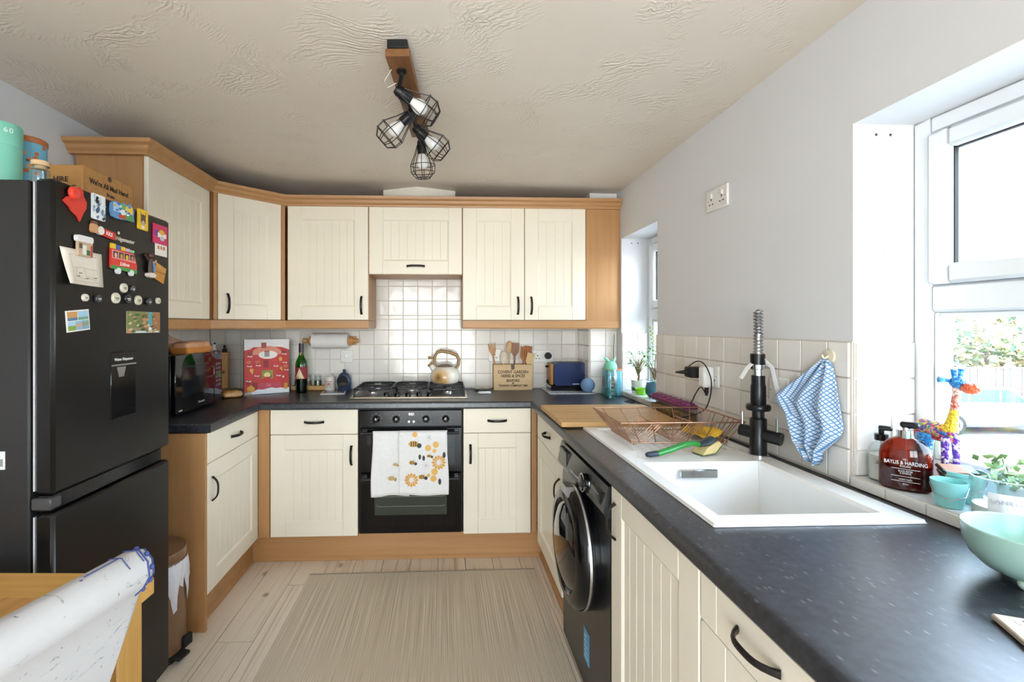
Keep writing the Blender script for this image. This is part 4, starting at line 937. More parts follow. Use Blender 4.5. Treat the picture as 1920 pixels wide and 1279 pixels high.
for i, (x, c, lab) in enumerate(((-.992, '6b3a22', 'glass jar of reddish spice at the calendar end of the tray'), (-.928, '8a7448', 'glass jar of pale spice hidden behind the wine bottle'), (-.862, '3f4630', 'glass jar of dark green herbs at the canister end of the tray'))):
    t = thing('spice_jar', lab, 'jar', (x, 3.198, WT + .0065)); t['group'] = 'spice jars on the wooden tray'
    MB().lathe([(.001, 0), (.024, 0), (.025, .003), (.025, .07), (.022, .078), (.022, .09), (.020, .09), (.020, .079), (.0235, .069), (.0235, .003), (.001, .002)], 20).build('jar', M['glass'], t)
    MB().lathe([(.001, .003), (.0228, .003), (.0228, .058), (.001, .06)], 18).build('contents', std('spice_' + c, c, .8, 0, .3, 120, .5, 200), t)
    MB().lathe([(.0235, .086), (.0245, .094), (.02, .1), (.001, .101)], 20).build('lid', M['glass'], t); MB().tube([(-.02, -.016, .062), (.02, -.018, .03), (.024, -.012, .02)], .0013, 5).build('wire_clip', M['steel'], t)
t = thing('storage_canister', 'white ceramic canister with a red printed crest', 'canister', (-.778, 3.185, WT))
MB().lathe([(.001, 0), (.033, 0), (.035, .003), (.035, .078), (.001, .078)], 28).build('body', C('e6e0da', .3), t); MB().lathe([(.036, .078), (.036, .09), (.02, .098), (.006, .1), (.008, .112), (.001, .116)], 24).build('lid', C('e2dad4', .3), t)
b = MB().use(C('b07468')); b.box(-.02, .02, -.0362, -.0345, .062, .066); b.box(-.014, -.011, -.0362, -.034, .03, .06); b.box(.011, .014, -.0362, -.034, .03, .06); b.box(-.016, .016, -.0362, -.034, .026, .029); b.prism(ell(0, .046, .008, .01, 10), -.0364, -.034); b.build('printed_crest', None, t, smooth=0)
t = thing('salt_pig', 'dark blue ceramic salt pig with round open mouth', 'salt pig', (-.678, 3.165, WT))
sb_ = std('navy_stoneware', '36435f', .3, 0, .08, 10)
MB().lathe([(.001, 0), (.038, 0), (.043, .006), (.047, .05), (.045, .085), (.032, .112), (.012, .124), (.007, .127), (.012, .135), (.010, .143), (.001, .145)], 28).build('body', sb_, t)
MB().ring([[(r * cos(a), y, .068 + r * sin(a) * 1.12) for a in [2 * pi * k / 24 for k in range(24)]] for r, y in ((.040, -.028), (.041, -.046), (.034, -.05), (.033, -.03))]).build('mouth_rim', sb_, t)
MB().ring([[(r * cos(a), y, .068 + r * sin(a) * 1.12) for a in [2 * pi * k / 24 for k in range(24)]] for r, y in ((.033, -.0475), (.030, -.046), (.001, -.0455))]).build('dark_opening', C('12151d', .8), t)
MB().ring([[(.026 * s_ * cos(a), y, .05 + .012 * s_ * sin(a)) for a in [2 * pi * k / 14 for k in range(14)]] for s_, y in ((1, -.0485), (.5, -.051), (.01, -.0515))]).build('salt', C('4d4238', .9), t)
t = thing('photo_coaster', 'flat printed glass saver lying left of the hob', 'worktop saver', (-.79, 2.985, WT), .12)
MB().box(0, .15, 0, .15, 0, .006, .001).build('board', C('d7d7da', .2), t); pic2 = MB()
for i, (a, c, d_, e, col) in enumerate(((.01, .14, .01, .14, '6f6f78'), (.02, .07, .02, .07, '3d3f48'), (.075, .13, .03, .08, 'a9a6a4'), (.03, .12, .085, .13, '54565e'))): pic2.use(C(col, .2)); pic2.box(a, c, d_, e, .0055, .0062 + .0002 * i)
pic2.build('printed_picture', None, t, smooth=0)
# kitchen roll
t = thing('kitchen_roll', 'white kitchen roll on a turned wooden wall holder', 'kitchen roll', (-.77, 3.172, 1.253))
pine = wood('turned_pine', 'b57f48', 'cf9a5f', (5, 30, 30), .4)
MB().lathe([(.018, -.118), (.052, -.118), (.052, .118), (.018, .118)], 32, axis='x').build('paper', std('white_paper_roll', 'e9e6e2', .9, 0, .02, 30, .3, 200), t)
for s_ in (-1, 1):
    MB().lathe([(.016, s_ * .11), (.030, s_ * .121), (.032, s_ * .134), (.022, s_ * .142), (.013, s_ * .15), (.011, s_ * .162), (.016, s_ * .172), (.014, s_ * .184), (.001, s_ * .19)], 20, axis='x').build('finial', pine, t)
    MB().box(s_ * .128 - .009, s_ * .128 + .009, 0.0, .068, -.02, .02, .004).build('bracket', pine, t)
MB().box(-.16, .16, .062, .0725, -.03, .03, .003).build('back_rail', pine, t)

# ------------------------------------------------------------------ worktop right of the hob
t = thing('small_dish', 'shallow pale oval dish on the worktop right of the hob', 'dish', (.245, 3.165, WT))
MB().lathe([(.001, .001), (.03, 0), (.06, .012), (.066, .018), (.062, .018), (.03, .005), (.001, .004)], 28, sy=.8).build('dish', C('dcd3c4', .3), t); MB().ball((0, 0, .009), .03, 12, 6, (1, .7, .2)).build('scraps', C('8a7a5a', .8), t)
t = thing('gas_lighter', 'small white gadget lying in front of the dish', 'gadget', (.246, 2.985, WT))
MB().box(-.042, .042, -.014, .014, 0, .016, .006).build('body', C('e9e6e4', .3), t); MB().box(-.036, -.01, -.006, .006, .0155, .0175, .001).build('button', C('c9c9cc', .4), t)
t = thing('utensil_box', 'wooden utensil box printed with black shop lettering', 'box', (.322, 3.150, WT))
ply = wood('pale_plywood', 'c4a276', 'd2b48a', (3, 30, 30), .6); W_, D_, H_ = .262, .092, .172
MB().box(0, W_, 0, .008, 0, H_, .001).build('front_board', ply, t); MB().box(0, W_, D_ - .008, D_, 0, H_, .001).build('back_board', ply, t)
for x in (0, W_ - .008): MB().box(x, x + .008, .008, D_ - .008, 0, H_, .001).build('end_board', ply, t)
MB().box(.008, W_ - .008, .008, D_ - .008, 0, .008).build('base_board', ply, t)
MB().prism([(.118, H_ - .028)] + arc(.129, H_ - .022, .012, 180, 360, 8) + [(.141, H_ + .0005), (.117, H_ + .0005)], -.0008, .0005).build('finger_notch', C('4a3524'), t)
for s_, z, sz in (('COVENT GARDEN', .122, .029), ('HERBS & SPICES', .095, .0275), ('BEDFORD', .064, .0235), ('TRADING COMPANY 1884', .030, .0185)): text(s_, sz, ink, t, (W_ / 2, -.0006, z), bold=.0005, sx=.86 if len(s_) < 16 else .9)
MB().prism(ell(W_ / 2, .047, .007, .007, 10), -.0008, .0002).build('emblem', C('6b533c'), t)
def utensil(name, label, x, y, lean, col, head, top):
    t = thing(name, label, 'utensil', (x, y, WT + .012)); t.rotation_euler = (random.uniform(-.03, .03), lean, 0)
    wm = std('utensil_wood_' + col, col, .6, 0, .1, 30)
    L = top
    MB().tube([(0, 0, 0), (0, 0, L * .45), (0, 0, L - .07)], [.006, .0058, .0065], 8).build('handle', wm, t)
    z0 = L - .085
    if head == 'fork':
        MB().prism([(-.007, z0), (.007, z0), (.024, z0 + .035), (.026, z0 + .085), (.016, z0 + .085), (.013, z0 + .045), (.007, z0 + .045), (.005, z0 + .085), (-.005, z0 + .085), (-.007, z0 + .045), (-.013, z0 + .045), (-.016, z0 + .085), (-.026, z0 + .085), (-.024, z0 + .035)], -.003, .003).build('tines', wm, t)
    elif head == 'spoon': MB().ball((0, 0, z0 + .045), .04, 16, 10, (.62, .22, 1.1)).build('bowl', wm, t)
    elif head == 'spatula': MB().prism([(-.008, z0), (.008, z0), (.027, z0 + .03), (.030, z0 + .09), (-.024, z0 + .09), (-.026, z0 + .03)], -.003, .003).build('blade', wm, t)
    elif head == 'slot':
        b = MB()
        for k in range(4): b.box(-.026 + k * .0135, -.0155 + k * .0135, -.003, .003, z0 + .02, z0 + .08, .001)
        b.prism([(-.008, z0 - .005), (.008, z0 - .005), (.028, z0 + .022), (-.027, z0 + .022)], -.003, .003); b.box(-.027, .028, -.003, .003, z0 + .078, z0 + .092, .001); b.build('blade', wm, t)
    return t
utensil('wooden_fork', 'wooden salad fork leaning out of the left of the utensil box', .352, 3.195, -.13, 'b98a5c', 'fork', .305)
utensil('wooden_spoon', 'pale floral spoon rest end standing beside the fork', .388, 3.185, .02, 'd8c8b0', 'spoon', .245)
utensil('wooden_spoon', 'tall pale wooden spoon in the middle of the utensil box', .428, 3.205, .03, 'c9a47c', 'spoon', .315)
utensil('wooden_spatula', 'dark brown wooden spatula in the centre of the utensil box', .462, 3.19, .04, '8a6248', 'spatula', .300)
utensil('wooden_spatula', 'orange-brown slotted wooden spatula right of centre', .515, 3.205, .10, 'a8682e', 'slot', .272)
utensil('wooden_spatula', 'reddish wooden spatula at the back right of the box', .530, 3.212, .13, '9a5a2c', 'spatula', .280)
utensil('wooden_spatula', 'straight pale wooden scraper leaning out to the right', .535, 3.185, .20, 'd0b07c', 'spatula', .235)
# wall sockets and switches
def plate(name, label, loc, rz, w, h, kind):
    t = thing(name, label, 'socket' if 'socket' in name else 'switch', loc, rz)
    MB().box(-w / 2, w / 2, -.010, 0, -h / 2, h / 2, .003).build('face_plate', C('e8e6e2', .3), t)
    n = 2 if w > .12 else 1
    for k in range(n):
        cx = 0 if n == 1 else (-.036 + k * .072)
        if kind == 'socket':
            MB().box(cx - .008, cx + .008, -.014, -.009, h * .10, h * .32, .002).build('rocker', C('f0eeea', .3), t)
            for dx, dz, hw, hh in ((0, .004, .003, .005), (-.011, -.016, .005, .0025), (.011, -.016, .005, .0025)): MB().box(cx + dx - hw, cx + dx + hw, -.0105, -.0095, dz - hh, dz + hh).build('pin_hole', C('3a3a3c'), t)
        else: MB().box(cx - .012, cx + .012, -.014, -.009, -.012, .016, .002).build('rocker', C('f2f0ec', .3), t)
    for s_ in (-1, 1): MB().lathe([(.003, -.0095), (.003, -.0106), (.0005, -.0108)], 10, (s_ * w * .40, 0, 0), axis='y').build('screw', M['steel'], t)
    return t
plate('wall_switch', 'white wall switch on the tiles under the kitchen roll', (-.675, YB - .0095, 1.146), 0, .086, .086, 'switch')
plate('wall_socket', 'white wall socket behind the wooden fork', (.338, YB - .0095, 1.15), 0, .086, .086, 'socket')
t = plate('wall_socket', 'white double wall socket behind the toaster', (.672, YB - .0095, 1.143), 0, .146, .086, 'socket')
tag(MB().lathe([(.022, -.010), (.024, -.02), (.022, -.04), (.001, -.043)], 20, (.706, YB - .0095, 1.147), axis='y').build('mains_plug', M['rubber']), 'round black plug in the socket above the toaster', 'plug')
plate('wall_socket', 'white double socket high on the window wall', (XR - .0005, 1.85, 1.867), -pi / 2, .146, .086, 'socket')
plate('wall_socket', 'white double socket with chargers above the drainer', (XR - .0095, 1.895, 1.150), -pi / 2, .146, .086, 'socket')
plate('wall_switch', 'white fused switch on the tiles behind the tap', (XR - .0095, 1.485, 1.142), -pi / 2, .086, .086, 'switch')
# toaster on glass saver
tag(MB().box(.655, .955, 2.945, 3.205, WT, WT + .006, .001).build('worktop_saver', std('patterned_glass_saver', 'cfd0d2', .15, 0, .25, 45)), 'pale patterned glass worktop saver under the toaster', 'worktop saver')
t = thing('toaster', 'navy blue toaster with wooden end panel', 'toaster', (.685, 3.062, WT + .006))
nv = std('navy_toaster_metal', '1f2f5c', .3, .25, .05, 8)
MB().prism(rrect(.026, .275, .028, .182, .03, 6), 0, .135).build('shell', nv, t); MB().box(.004, .028, .008, .127, .036, .176, .006).build('end_panel', wood('toaster_wood', 'a8733c', 'c08a4e', (30, 30, 4), .5), t)
MB().prism(rrect(.004, .280, .0, .034, .012, 4), -.003, .138).build('base', M['black'], t)
for y in (.04, .085): MB().box(.06, .245, y, y + .018, .1805, .1835).build('slot', C('0c0c0e'), t)
MB().box(-.018, .006, .05, .085, .15, .162, .004).build('lever', M['black'], t); MB().lathe([(.012, 0), (.011, -.014), (.001, -.015)], 16, (.004, .067, .055), axis='x').build('browning_dial', M['black'], t)
MB().box(.150, .195, -.0008, .001, .041, .047).build('badge', C('c9ccd0', .3), t)
t = thing('smart_speaker', 'light blue ball-shaped smart speaker beside the toaster', 'speaker', (.915, 2.995, WT + .0065))
MB().lathe([(.001, 0), (.028, 0)] + [(.046 * cos(radians(a)), .046 + .046 * sin(radians(a))) for a in range(-50, 91, 10)], 28).build('ball', std('blue_speaker_fabric', '7f9dc4', .8, 0, .08, 300, .3, 900), t); MB().lathe([(.030, -.0005), (.034, .005), (.028, .006)], 24).build('base_ring', C('5a6470', .5), t)
t = thing('water_bottle', 'tall clear water bottle with mint green lid', 'bottle', (.985, 2.775, WT))
MB().lathe([(.001, .001), (.037, 0), (.0395, .004), (.0395, .165), (.036, .175), (.034, .178), (.032, .176), (.034, .172), (.0375, .163), (.0375, .006), (.001, .005)], 30).build('bottle', glass('pale_aqua_plastic', 'f3fbf9', .08, 1.3), t)
MB().lathe([(.001, .006), (.0365, .006), (.0365, .060), (.001, .060)], 24).build('water', glass('water', 'eaf7f4', 0, 1.33), t)
mint = std('mint_plastic', '7fd0b0', .4, 0, .03, 20)
MB().lathe([(.037, .172), (.039, .178), (.039, .196), (.03, .214), (.016, .222), (.001, .224)], 28).build('lid', mint, t)
MB().tube([(-.008, 0, .214), (-.02, 0, .232), (-.036, 0, .243)], [.009, .008, .0055], 8).build('spout', mint, t); MB().tube([(.018, 0, .215), (.026, 0, .235), (.028, 0, .248)], [.008, .007, .006], 8).build('carry_loop', mint, t)
b = MB().use(C('6f8a86'))
for k in range(6):
    z = .03 + k * .022; b.box(-.016, .012 - .004 * (k % 3), -.0402, -.0385, z, z + .003); b.box(-.010, .008, -.0402, -.0385, z + .006, z + .010)
b.build('printed_scale', None, t, smooth=0)
t = thing('biscuit_barrel', 'turquoise novelty tin with pink lid in the corner by the window', 'tin', (1.045, 2.915, WT))
b = MB(); b.ring([[(x * s_, y * s_, z) for x, y in rrect(-.05, .05, -.045, .045, .016)] for z, s_ in ((0, .94), (.006, 1), (.15, 1), (.156, .97))]); b.build('body', std('turquoise_glaze', '6fbcd0', .3, 0, .15, 9), t)
b = MB(); b.ring([[(x * s_, y * s_, z) for x, y in rrect(-.05, .05, -.045, .045, .016)] for z, s_ in ((.156, 1.01), (.166, 1.0), (.172, .8))]); b.build('lid', C('d9865c', .4), t)
MB().ring([[(-.052 - .002 * k, .0 + r * cos(a), .085 + 1.7 * r * sin(a)) for a in [2 * pi * i / 18 for i in range(18)]] for k, r in enumerate((.024, .022, .001))]).build('dark_badge', C('6a4a4c', .4), t)
MB().tube([(-.03, -.044, .125), (-.045, -.058, .115), (-.05, -.062, .085), (-.045, -.058, .055), (-.03, -.044, .045)], .006, 8).build('handle', C('4f9fbc', .3), t)
MB().prism(ell(-.012, .08, .018, .038, 16), -.0465, -.044).build('dark_badge', C('6a4a4c', .4), t)
tag(MB().tube([(1.062, 2.93, 1.095), (1.068, 2.95, 1.16), (1.075, 2.965, 1.23), (1.082, 2.975, 1.30)], .0014, 5).build('thin_cable', M['rubber']), 'thin dark wire rising from the turquoise tin to the cabinets', 'cable')
# chopping board
t = thing('chopping_board', 'large bamboo chopping board overhanging the worktop edge', 'chopping board', (.487, 1.959, WT + .001))
bam = wood('bamboo_board', 'b98a50', 'd2a86c', (2.2, 34, 34), .5, 0, (.3, .7))
MB().prism([(.006, 0), (.506, 0), (.512, .006), (.535, .428), (.528, .434), (.006, .434), (0, .428), (0, .006)], .006, .026, 'xy').build('board', bam, t)
for y in (.03, .38): MB().box(.030, .50, y, y + .03, 0, .0065, .001).build('batten', bam, t)
# snack tub
t = thing('storage_tub', 'long clear tub of nuts with purple scalloped lid against the tiles', 'tub', (1.062, 2.165, WT))
MB().box(-.030, .030, -.175, .175, .0, .072, .006).build('tub', glass('clear_tub_plastic', 'faf8fb', .08, 1.3), t); MB().box(-.026, .026, -.170, .170, .003, .05, .004).build('nuts', std('mixed_nuts', '8a6f48', .8, 0, .5, 60, .8, 120), t)
pl_ = std('purple_lid', '7a1f5c', .45, 0, .08, 20); MB().box(-.031, .031, -.178, .178, .072, .088, .004).build('lid', pl_, t)
for k in range(7): MB().lathe([(.028, .088), (.027, .094), (.02, .098), (.001, .098)], 16, (0, -.15 + k * .05, 0), sy=.8).build('scallop', pl_, t)
# chargers and leads on the double socket
t = thing('phone_charger', 'white phone charger plugged above the drainer', 'charger', (XR - .0200, 1.865, 1.150), -pi / 2)
MB().box(-.024, .024, -.045, 0, -.045, .04, .008).build('body', C('ecebe8', .3), t); MB().lathe([(.008, -.045), (.0075, -.066), (.004, -.08)], 10, (.0, -.022, 0)).build('lead_plug', M['rubber'], t)
t = thing('mains_adapter', 'black mains adapter beside the white charger', 'adapter', (XR - .0200, 1.945, 1.158), -pi / 2)
MB().box(-.028, .028, -.06, 0, -.022, .022, .005).build('body', M['rubber'], t); MB().lathe([(.010, -.06), (.007, -.085), (.003, -.11)], 10, (0, 0, 0), axis='y').build('strain_relief', M['rubber'], t)
def lead(label, pts):
    P_ = []; n = len(pts)
    for i in range(n - 1):
        p0, p1, p2, p3 = [Vector(pts[max(0, min(n - 1, i + d))]) for d in (-1, 0, 1, 2)]
        for k in range(6):
            s_ = k / 6; P_.append(.5 * ((2 * p1) + (p2 - p0) * s_ + (2 * p0 - 5 * p1 + 4 * p2 - p3) * s_ ** 2 + (3 * p1 - p0 - 3 * p2 + p3) * s_ ** 3))
    P_.append(Vector(pts[-1])); tag(MB().tube(P_, .0024, 6).build('charging_lead', M['rubber']), label, 'cable')
lead('black lead looping around the white charger down to the rack', [(1.0, 1.945, 1.158), (1.03, 1.90, 1.205), (1.03, 1.83, 1.20), (1.04, 1.80, 1.14), (1.05, 1.83, 1.06), (1.06, 1.90, 1.0), (1.02, 1.98, .96), (1.00, 2.06, .945)])
lead('short black lead from the charger to the purple-lidded tub', [(1.058, 1.865, 1.072), (1.055, 1.90, 1.10), (1.055, 1.94, 1.07), (1.06, 1.99, 1.02), (1.064, 2.03, 1.015)])
lead('loose end of black lead lying near the far window', [(1.02, 2.64, WT + .003), (1.04, 2.60, WT + .003), (1.07, 2.63, WT + .003), (1.05, 2.68, WT + .003)])

# ------------------------------------------------------------------ window sill by the far window
SZ = .951
def leafplant(t, n, spread, height, cols, seed, z0, size=.022):
    r = random.Random(seed); stems = MB(); gm_ = [std('leaf_' + c, c, .4, 0, .15, 40) for c in cols]
    for k in range(n):
        a = r.uniform(0, 2 * pi); d = spread * r.uniform(.2, 1); h = z0 + height * r.uniform(.35, 1); tip = Vector((d * cos(a), d * sin(a), h))
        if k % 4 == 0: MB().tube([(0, 0, z0), (tip.x * .4, tip.y * .4, z0 + (h - z0) * .6), tuple(tip)], [.004, .003, .0015], 5).build('stem', C('7a6a4a', .7), t)
        u = Vector((cos(a) + r.uniform(-.6, .6), sin(a) + r.uniform(-.6, .6), r.uniform(-.3, .7))).normalized(); w = u.cross(Vector((0, 0, 1))).normalized(); s_ = size * r.uniform(.7, 1.3); nn = u.cross(w)
        b = MB(); b.add([tip, tip + u * s_ * .5 + w * s_ * .38, tip + u * s_ * 1.3, tip + u * s_ * .5 - w * s_ * .38, tip + u * s_ * .5 + nn * s_ * .10, tip + u * s_ * .5 - nn * s_ * .05], [(0, 1, 4), (1, 2, 4), (2, 3, 4), (3, 0, 4), (1, 0, 5), (2, 1, 5), (3, 2, 5), (0, 3, 5)])
        b.build('leaf', r.choice(gm_), t, smooth=60)
t = thing('jade_plant', 'leafy green plant in a white pot on the far window sill', 'plant', (1.165, 2.80, SZ))
MB().lathe([(.001, 0), (.036, 0), (.040, .06), (.041, .075), (.037, .075), (.034, .064), (.001, .062)], 26).build('pot', C('e4e4e2', .4), t); MB().lathe([(.0378, .012), (.0402, .032)], 26, cap=False).build('pot_band', C('6a6c72', .5), t); MB().tube([(0, 0, .06), (.006, 0, .10), (.0, .005, .14)], [.009, .007, .005], 8).build('trunk', C('7a6248', .8), t)
leafplant(t, 70, .07, .14, ['4f7f2e', '6fa03a', '3a5f2c'], 4, .10)
MB().tube([(0, 0, .13), (-.03, -.01, .2), (-.06, -.02, .215), (-.09, -.02, .21)], [.003, .002, .002, .001], 5).build('long_stem', C('8a8a7a', .7), t)
t = thing('small_bowl', 'lime green bowl on the far window sill', 'bowl', (1.148, 2.71, SZ))
MB().lathe([(.001, 0), (.026, 0), (.036, .018), (.039, .036), (.036, .036), (.033, .018), (.001, .006)], 24).build('bowl', std('lime_plastic', '86d028', .4, 0, .04, 20), t)
t = thing('patterned_vase', 'tall white vase with purple speckles behind the lime bowl', 'vase', (1.225, 2.70, SZ))
MB().lathe([(.001, 0), (.028, 0), (.031, .006), (.031, .155), (.029, .16), (.027, .155), (.027, .01), (.001, .008)], 24).build('vase', C('eee9ea', .3), t)
b = MB()
for k in range(26):
    a = rm.uniform(-2.6, .4); z = rm.uniform(.02, .145); s_ = .0035; b.use(C(rm.choice(['7a3f78', '5a4a6a', 'b07898']))); b.ball((.0312 * cos(a), .0312 * sin(a), z), s_, 6, 4)
b.build('speckles', None, t); t.children[-1]['kind'] = 'stuff'
t = thing('potted_plant', 'trailing plant in a round teal pot on the far window sill', 'plant', (1.165, 2.575, SZ))
MB().lathe([(.001, 0), (.03, 0), (.048, .025), (.050, .05), (.042, .085), (.039, .088), (.037, .085), (.042, .05), (.001, .045)], 28).build('pot', std('teal_glaze', '3f6f84', .3, 0, .06, 10), t)
leafplant(t, 46, .07, .17, ['55863a', '3f6a34', '78a04a'], 9, .10)
MB().tube([(0, 0, .08), (.03, .02, .22), (.02, .05, .32), (-.01, .04, .40)], [.003, .0025, .002, .0015], 5).build('tall_stem', C('7f9a4a', .6), t)
for k in range(8):
    z = .24 + k * .022; MB().ball((.018 - .003 * k, .045, z), .010, 8, 5, (1, .5, .5)).build('leaf', C('8fb04a', .5), t)

# ------------------------------------------------------------------ sink, tap, drainer
t = thing('inset_sink', 'white inset sink with drainer beside the window', 'sink', (0, 0, WT))
smt = std('white_ceramic_sink', 'f2f1ee', .18, 0, .01, 6)
bx0, bx1, by0, by1 = .612, .992, 1.03, 1.44
def hz(x, y):
    z = .008
    if bx0 < x < bx1 and by0 < y < by1: z = -.165
    elif .62 < x < 1.015 and 1.575 < y < 1.925: z = .003 + (.003 if (int((x - .62) / .018) % 2) else 0) * (1 if y > 1.62 else 0)
    return z
xs = sorted(set([SK[0], SK[0] + .004, SK[1] - .004, SK[1], bx0, bx0 + .010, bx0 + .02, bx1 - .02, bx1 - .010, bx1, .62, .628, 1.007, 1.015] + [round(.62 + .018 * k + d, 4) for k in range(22) for d in (0, .004)]))
ys = sorted(set([SK[2], SK[2] + .004, SK[3] - .004, SK[3], by0, by0 + .010, by0 + .02, by1 - .02, by1 - .010, by1, 1.575, 1.583, 1.917, 1.925, 1.3, 1.15]))
def basin(x, y):
    z = .008
    if x in (SK[0], SK[1]) or y in (SK[2], SK[3]): return .001
    if bx0 < x < bx1 and by0 < y < by1:
        e = min(x - bx0, bx1 - x, y - by0, by1 - y)
        return -.155 if e > .0099 and e < .0199 else (-.165 if e >= .0199 else .0)
    if .62 < x < 1.015 and 1.575 < y < 1.925:
        e = min(x - .62, 1.015 - x, y - 1.575, 1.925 - y)
        if e >= .0079: return .0035 if int((x - .6195) / .018 + .001) % 2 else .001
    return z
vs = [(x, y, basin(x, y)) for y in ys for x in xs]; n = len(xs)
b = MB(); b.add(vs, [(j * n + i, j * n + i + 1, (j + 1) * n + i + 1, (j + 1) * n + i) for j in range(len(ys) - 1) for i in range(n - 1)]); b.build('sink_top', smt, t, smooth=25)
MB().lathe([(.042, -.1645), (.042, -.162), (.03, -.163), (.001, -.1635)], 24, (.80, 1.24, 0)).build('strainer', M['chrome'], t)
MB().box(.725, .845, by1 - .017, by1 - .004, -.040, -.012, .003).build('overflow_plate', M['chrome'], t)
t = thing('kitchen_tap', 'black kitchen tap with sprung steel hose', 'tap', (1.028, 1.505, WT + .0085))
tb = std('satin_black_tap', '17171a', .28, .3, .05, 20)
MB().lathe([(.030, 0), (.030, .004), (.001, .004)], 24).build('base_ring', M['chrome'], t)
MB().lathe([(.025, .004), (.025, .118), (.022, .122), (.018, .124), (.018, .146), (.001, .146)], 24).build('body', tb, t)
dv_ = Vector((.55, -.80, -.10)).normalized(); MB().tube([tuple(-dv_ * .055 + Vector((0, 0, .070))), tuple(dv_ * .068 + Vector((0, 0, .070)))], .0205, 20).build('valve_barrel', tb, t)
for s_, off in ((-1, .050), (1, .055)):
    p = dv_ * off * s_ + Vector((0, 0, .07)); MB().tube([tuple(p + Vector((0, 0, .015))), tuple(p + Vector((0, 0, .062)))], .0035, 8).build('lever', M['chrome'], t)
MB().lathe([(.018, .146), (.034, .148), (.036, .153), (.036, .163), (.033, .167), (.018, .168)], 28).build('holder_ring', tb, t)
MB().lathe([(.020, .160), (.0225, .17), (.0225, .225), (.020, .235), (.020, .262), (.001, .262)], 24).build('spray_handle', tb, t)
MB().lathe([(.0165, .262), (.0165, .282), (.019, .284), (.019, .298), (.001, .299)], 20).build('spray_head', M['chrome'], t)
MB().lathe([(.016, .28), (.022, .285), (.022, .332), (.016, .334)], 20, (.002, .006, 0)).build('hose_clip', tb, t)
MB().lathe([(.011, .296), (.0105, .40)], 14, cap=False).build('steel_hose', M['steel'], t)
hel = [(.0125 * cos(2 * pi * k / 12), .0125 * sin(2 * pi * k / 12), .325 + .150 * k / (12 * 14)) for k in range(12 * 14)]
MB().tube(hel, .0030, 6).build('hose_spring', M['steel'], t)
MB().lathe([(.0085, .30), (.0085, .470), (.006, .478), (.001, .480)], 14).build('hose_core', C('6a6a6c', .4), t)
tg = C('ece9ea', .5)
for pts in ([(-.012, .0, .31), (-.030, .012, .285), (-.046, .02, .25)], [(.012, -.006, .315), (.032, -.02, .29), (.04, -.026, .24), (.046, -.03, .205)]): MB().tube(pts, [.009] * len(pts), 6, flat=(.12, 1, (1, 0, 0))).build('paper_tag', tg, t)
# wire dish rack
t = thing('dish_rack', 'copper wire dish rack on the drainer', 'dish rack', (0, 0, WT + .0085))
cu = std('copper_wire', 'b58a72', .3, .85, .08, 40); RX0, RX1, RY0, RY1, RH = .605, 1.045, 1.60, 1.905, .088
MB().tube([(RX0, RY0, RH), (RX1, RY0, RH), (RX1, RY1, RH), (RX0, RY1, RH)], .0028, 8, closed=True).build('top_rim', cu, t)
MB().tube([(.665, 1.655, .006), (1.015, 1.655, .006), (1.015, 1.86, .006), (.665, 1.86, .006)], .0025, 8, closed=True).build('base_frame', cu, t)
prof = [(RX0, RH), (.665, .008), (.72, .010), (.775, .066), (.815, .010), (.87, .010), (.925, .062), (.955, .010), (1.015, .008), (RX1, RH)]
for k in range(11):
    f_ = k / 10; y0 = 1.662 + f_ * .192; yt = RY0 + f_ * (RY1 - RY0)
    MB().tube([(x, yt if z > .08 else y0, z) for x, z in prof], .0018, 5).build('wire', cu, t)
for x in (.775, .925): MB().tube([(x, 1.655, .066 if x < .8 else .062), (x, 1.86, .066 if x < .8 else .062)], .002, 6).build('ridge_bar', cu, t)
for k in range(6):
    x0 = RX0 + (k + .5) / 6 * (RX1 - RX0); xb = .665 + (k + .5) / 6 * .35
    for ya, yb in ((RY0, 1.655), (RY1, 1.86)): MB().tube([(x0, ya, RH), (xb, yb, .006)], .0019, 5).build('side_wire', cu, t)
for x in (.675, 1.005):
    for y in (1.655, 1.86): MB().ball((x, y, .0055), .0058, 10, 6).build('foot', cu, t)
b = MB(); vs = [(.935 + .075 * i / 5, 1.675 + .16 * j / 6, .014 + .006 * sin(i * 1.3 + j) + .02 * (i / 5) ** 2) for j in range(7) for i in range(6)]
b.add(vs, [(j * 6 + i, j * 6 + i + 1, (j + 1) * 6 + i + 1, (j + 1) * 6 + i) for j in range(6) for i in range(5)]); o = b.build('sponge_cloth', std('yellow_sponge_cloth', 'e6b63a', .9, 0, .06, 60, .3, 300), loc=(0, 0, WT + .014)); md = o.modifiers.new('th', 'SOLIDIFY'); md.thickness = .006; md.offset = 1
tag(o, 'yellow sponge cloth folded in the dish rack', 'cloth')
t = thing('washing_up_brush', 'green handled dish brush with sponge head on the sink edge', 'brush', (.648, 1.475, WT + .009), .22)
grn = std('green_translucent_plastic', '2f8a3c', .2, 0, .05, 20)
MB().tube([(.03, 0, .011), (.08, 0, .020), (.13, 0, .033), (.165, 0, .036), (.195, 0, .030)], [.011, .012, .012, .011, .010], 12, flat=(.8, 1)).build('handle', grn, t); MB().tube([(-.008, 0, .010), (.0, 0, .010), (.03, 0, .012)], [.008, .0112, .0115], 12, flat=(.8, 1)).build('grip_end', C('2b3442', .4), t)
MB().tube([(.190, 0, .030), (.215, 0, .034), (.245, 0, .046)], [.012, .018, .016], 12, flat=(.6, 1.2)).build('head', C('2c3a40', .3), t)
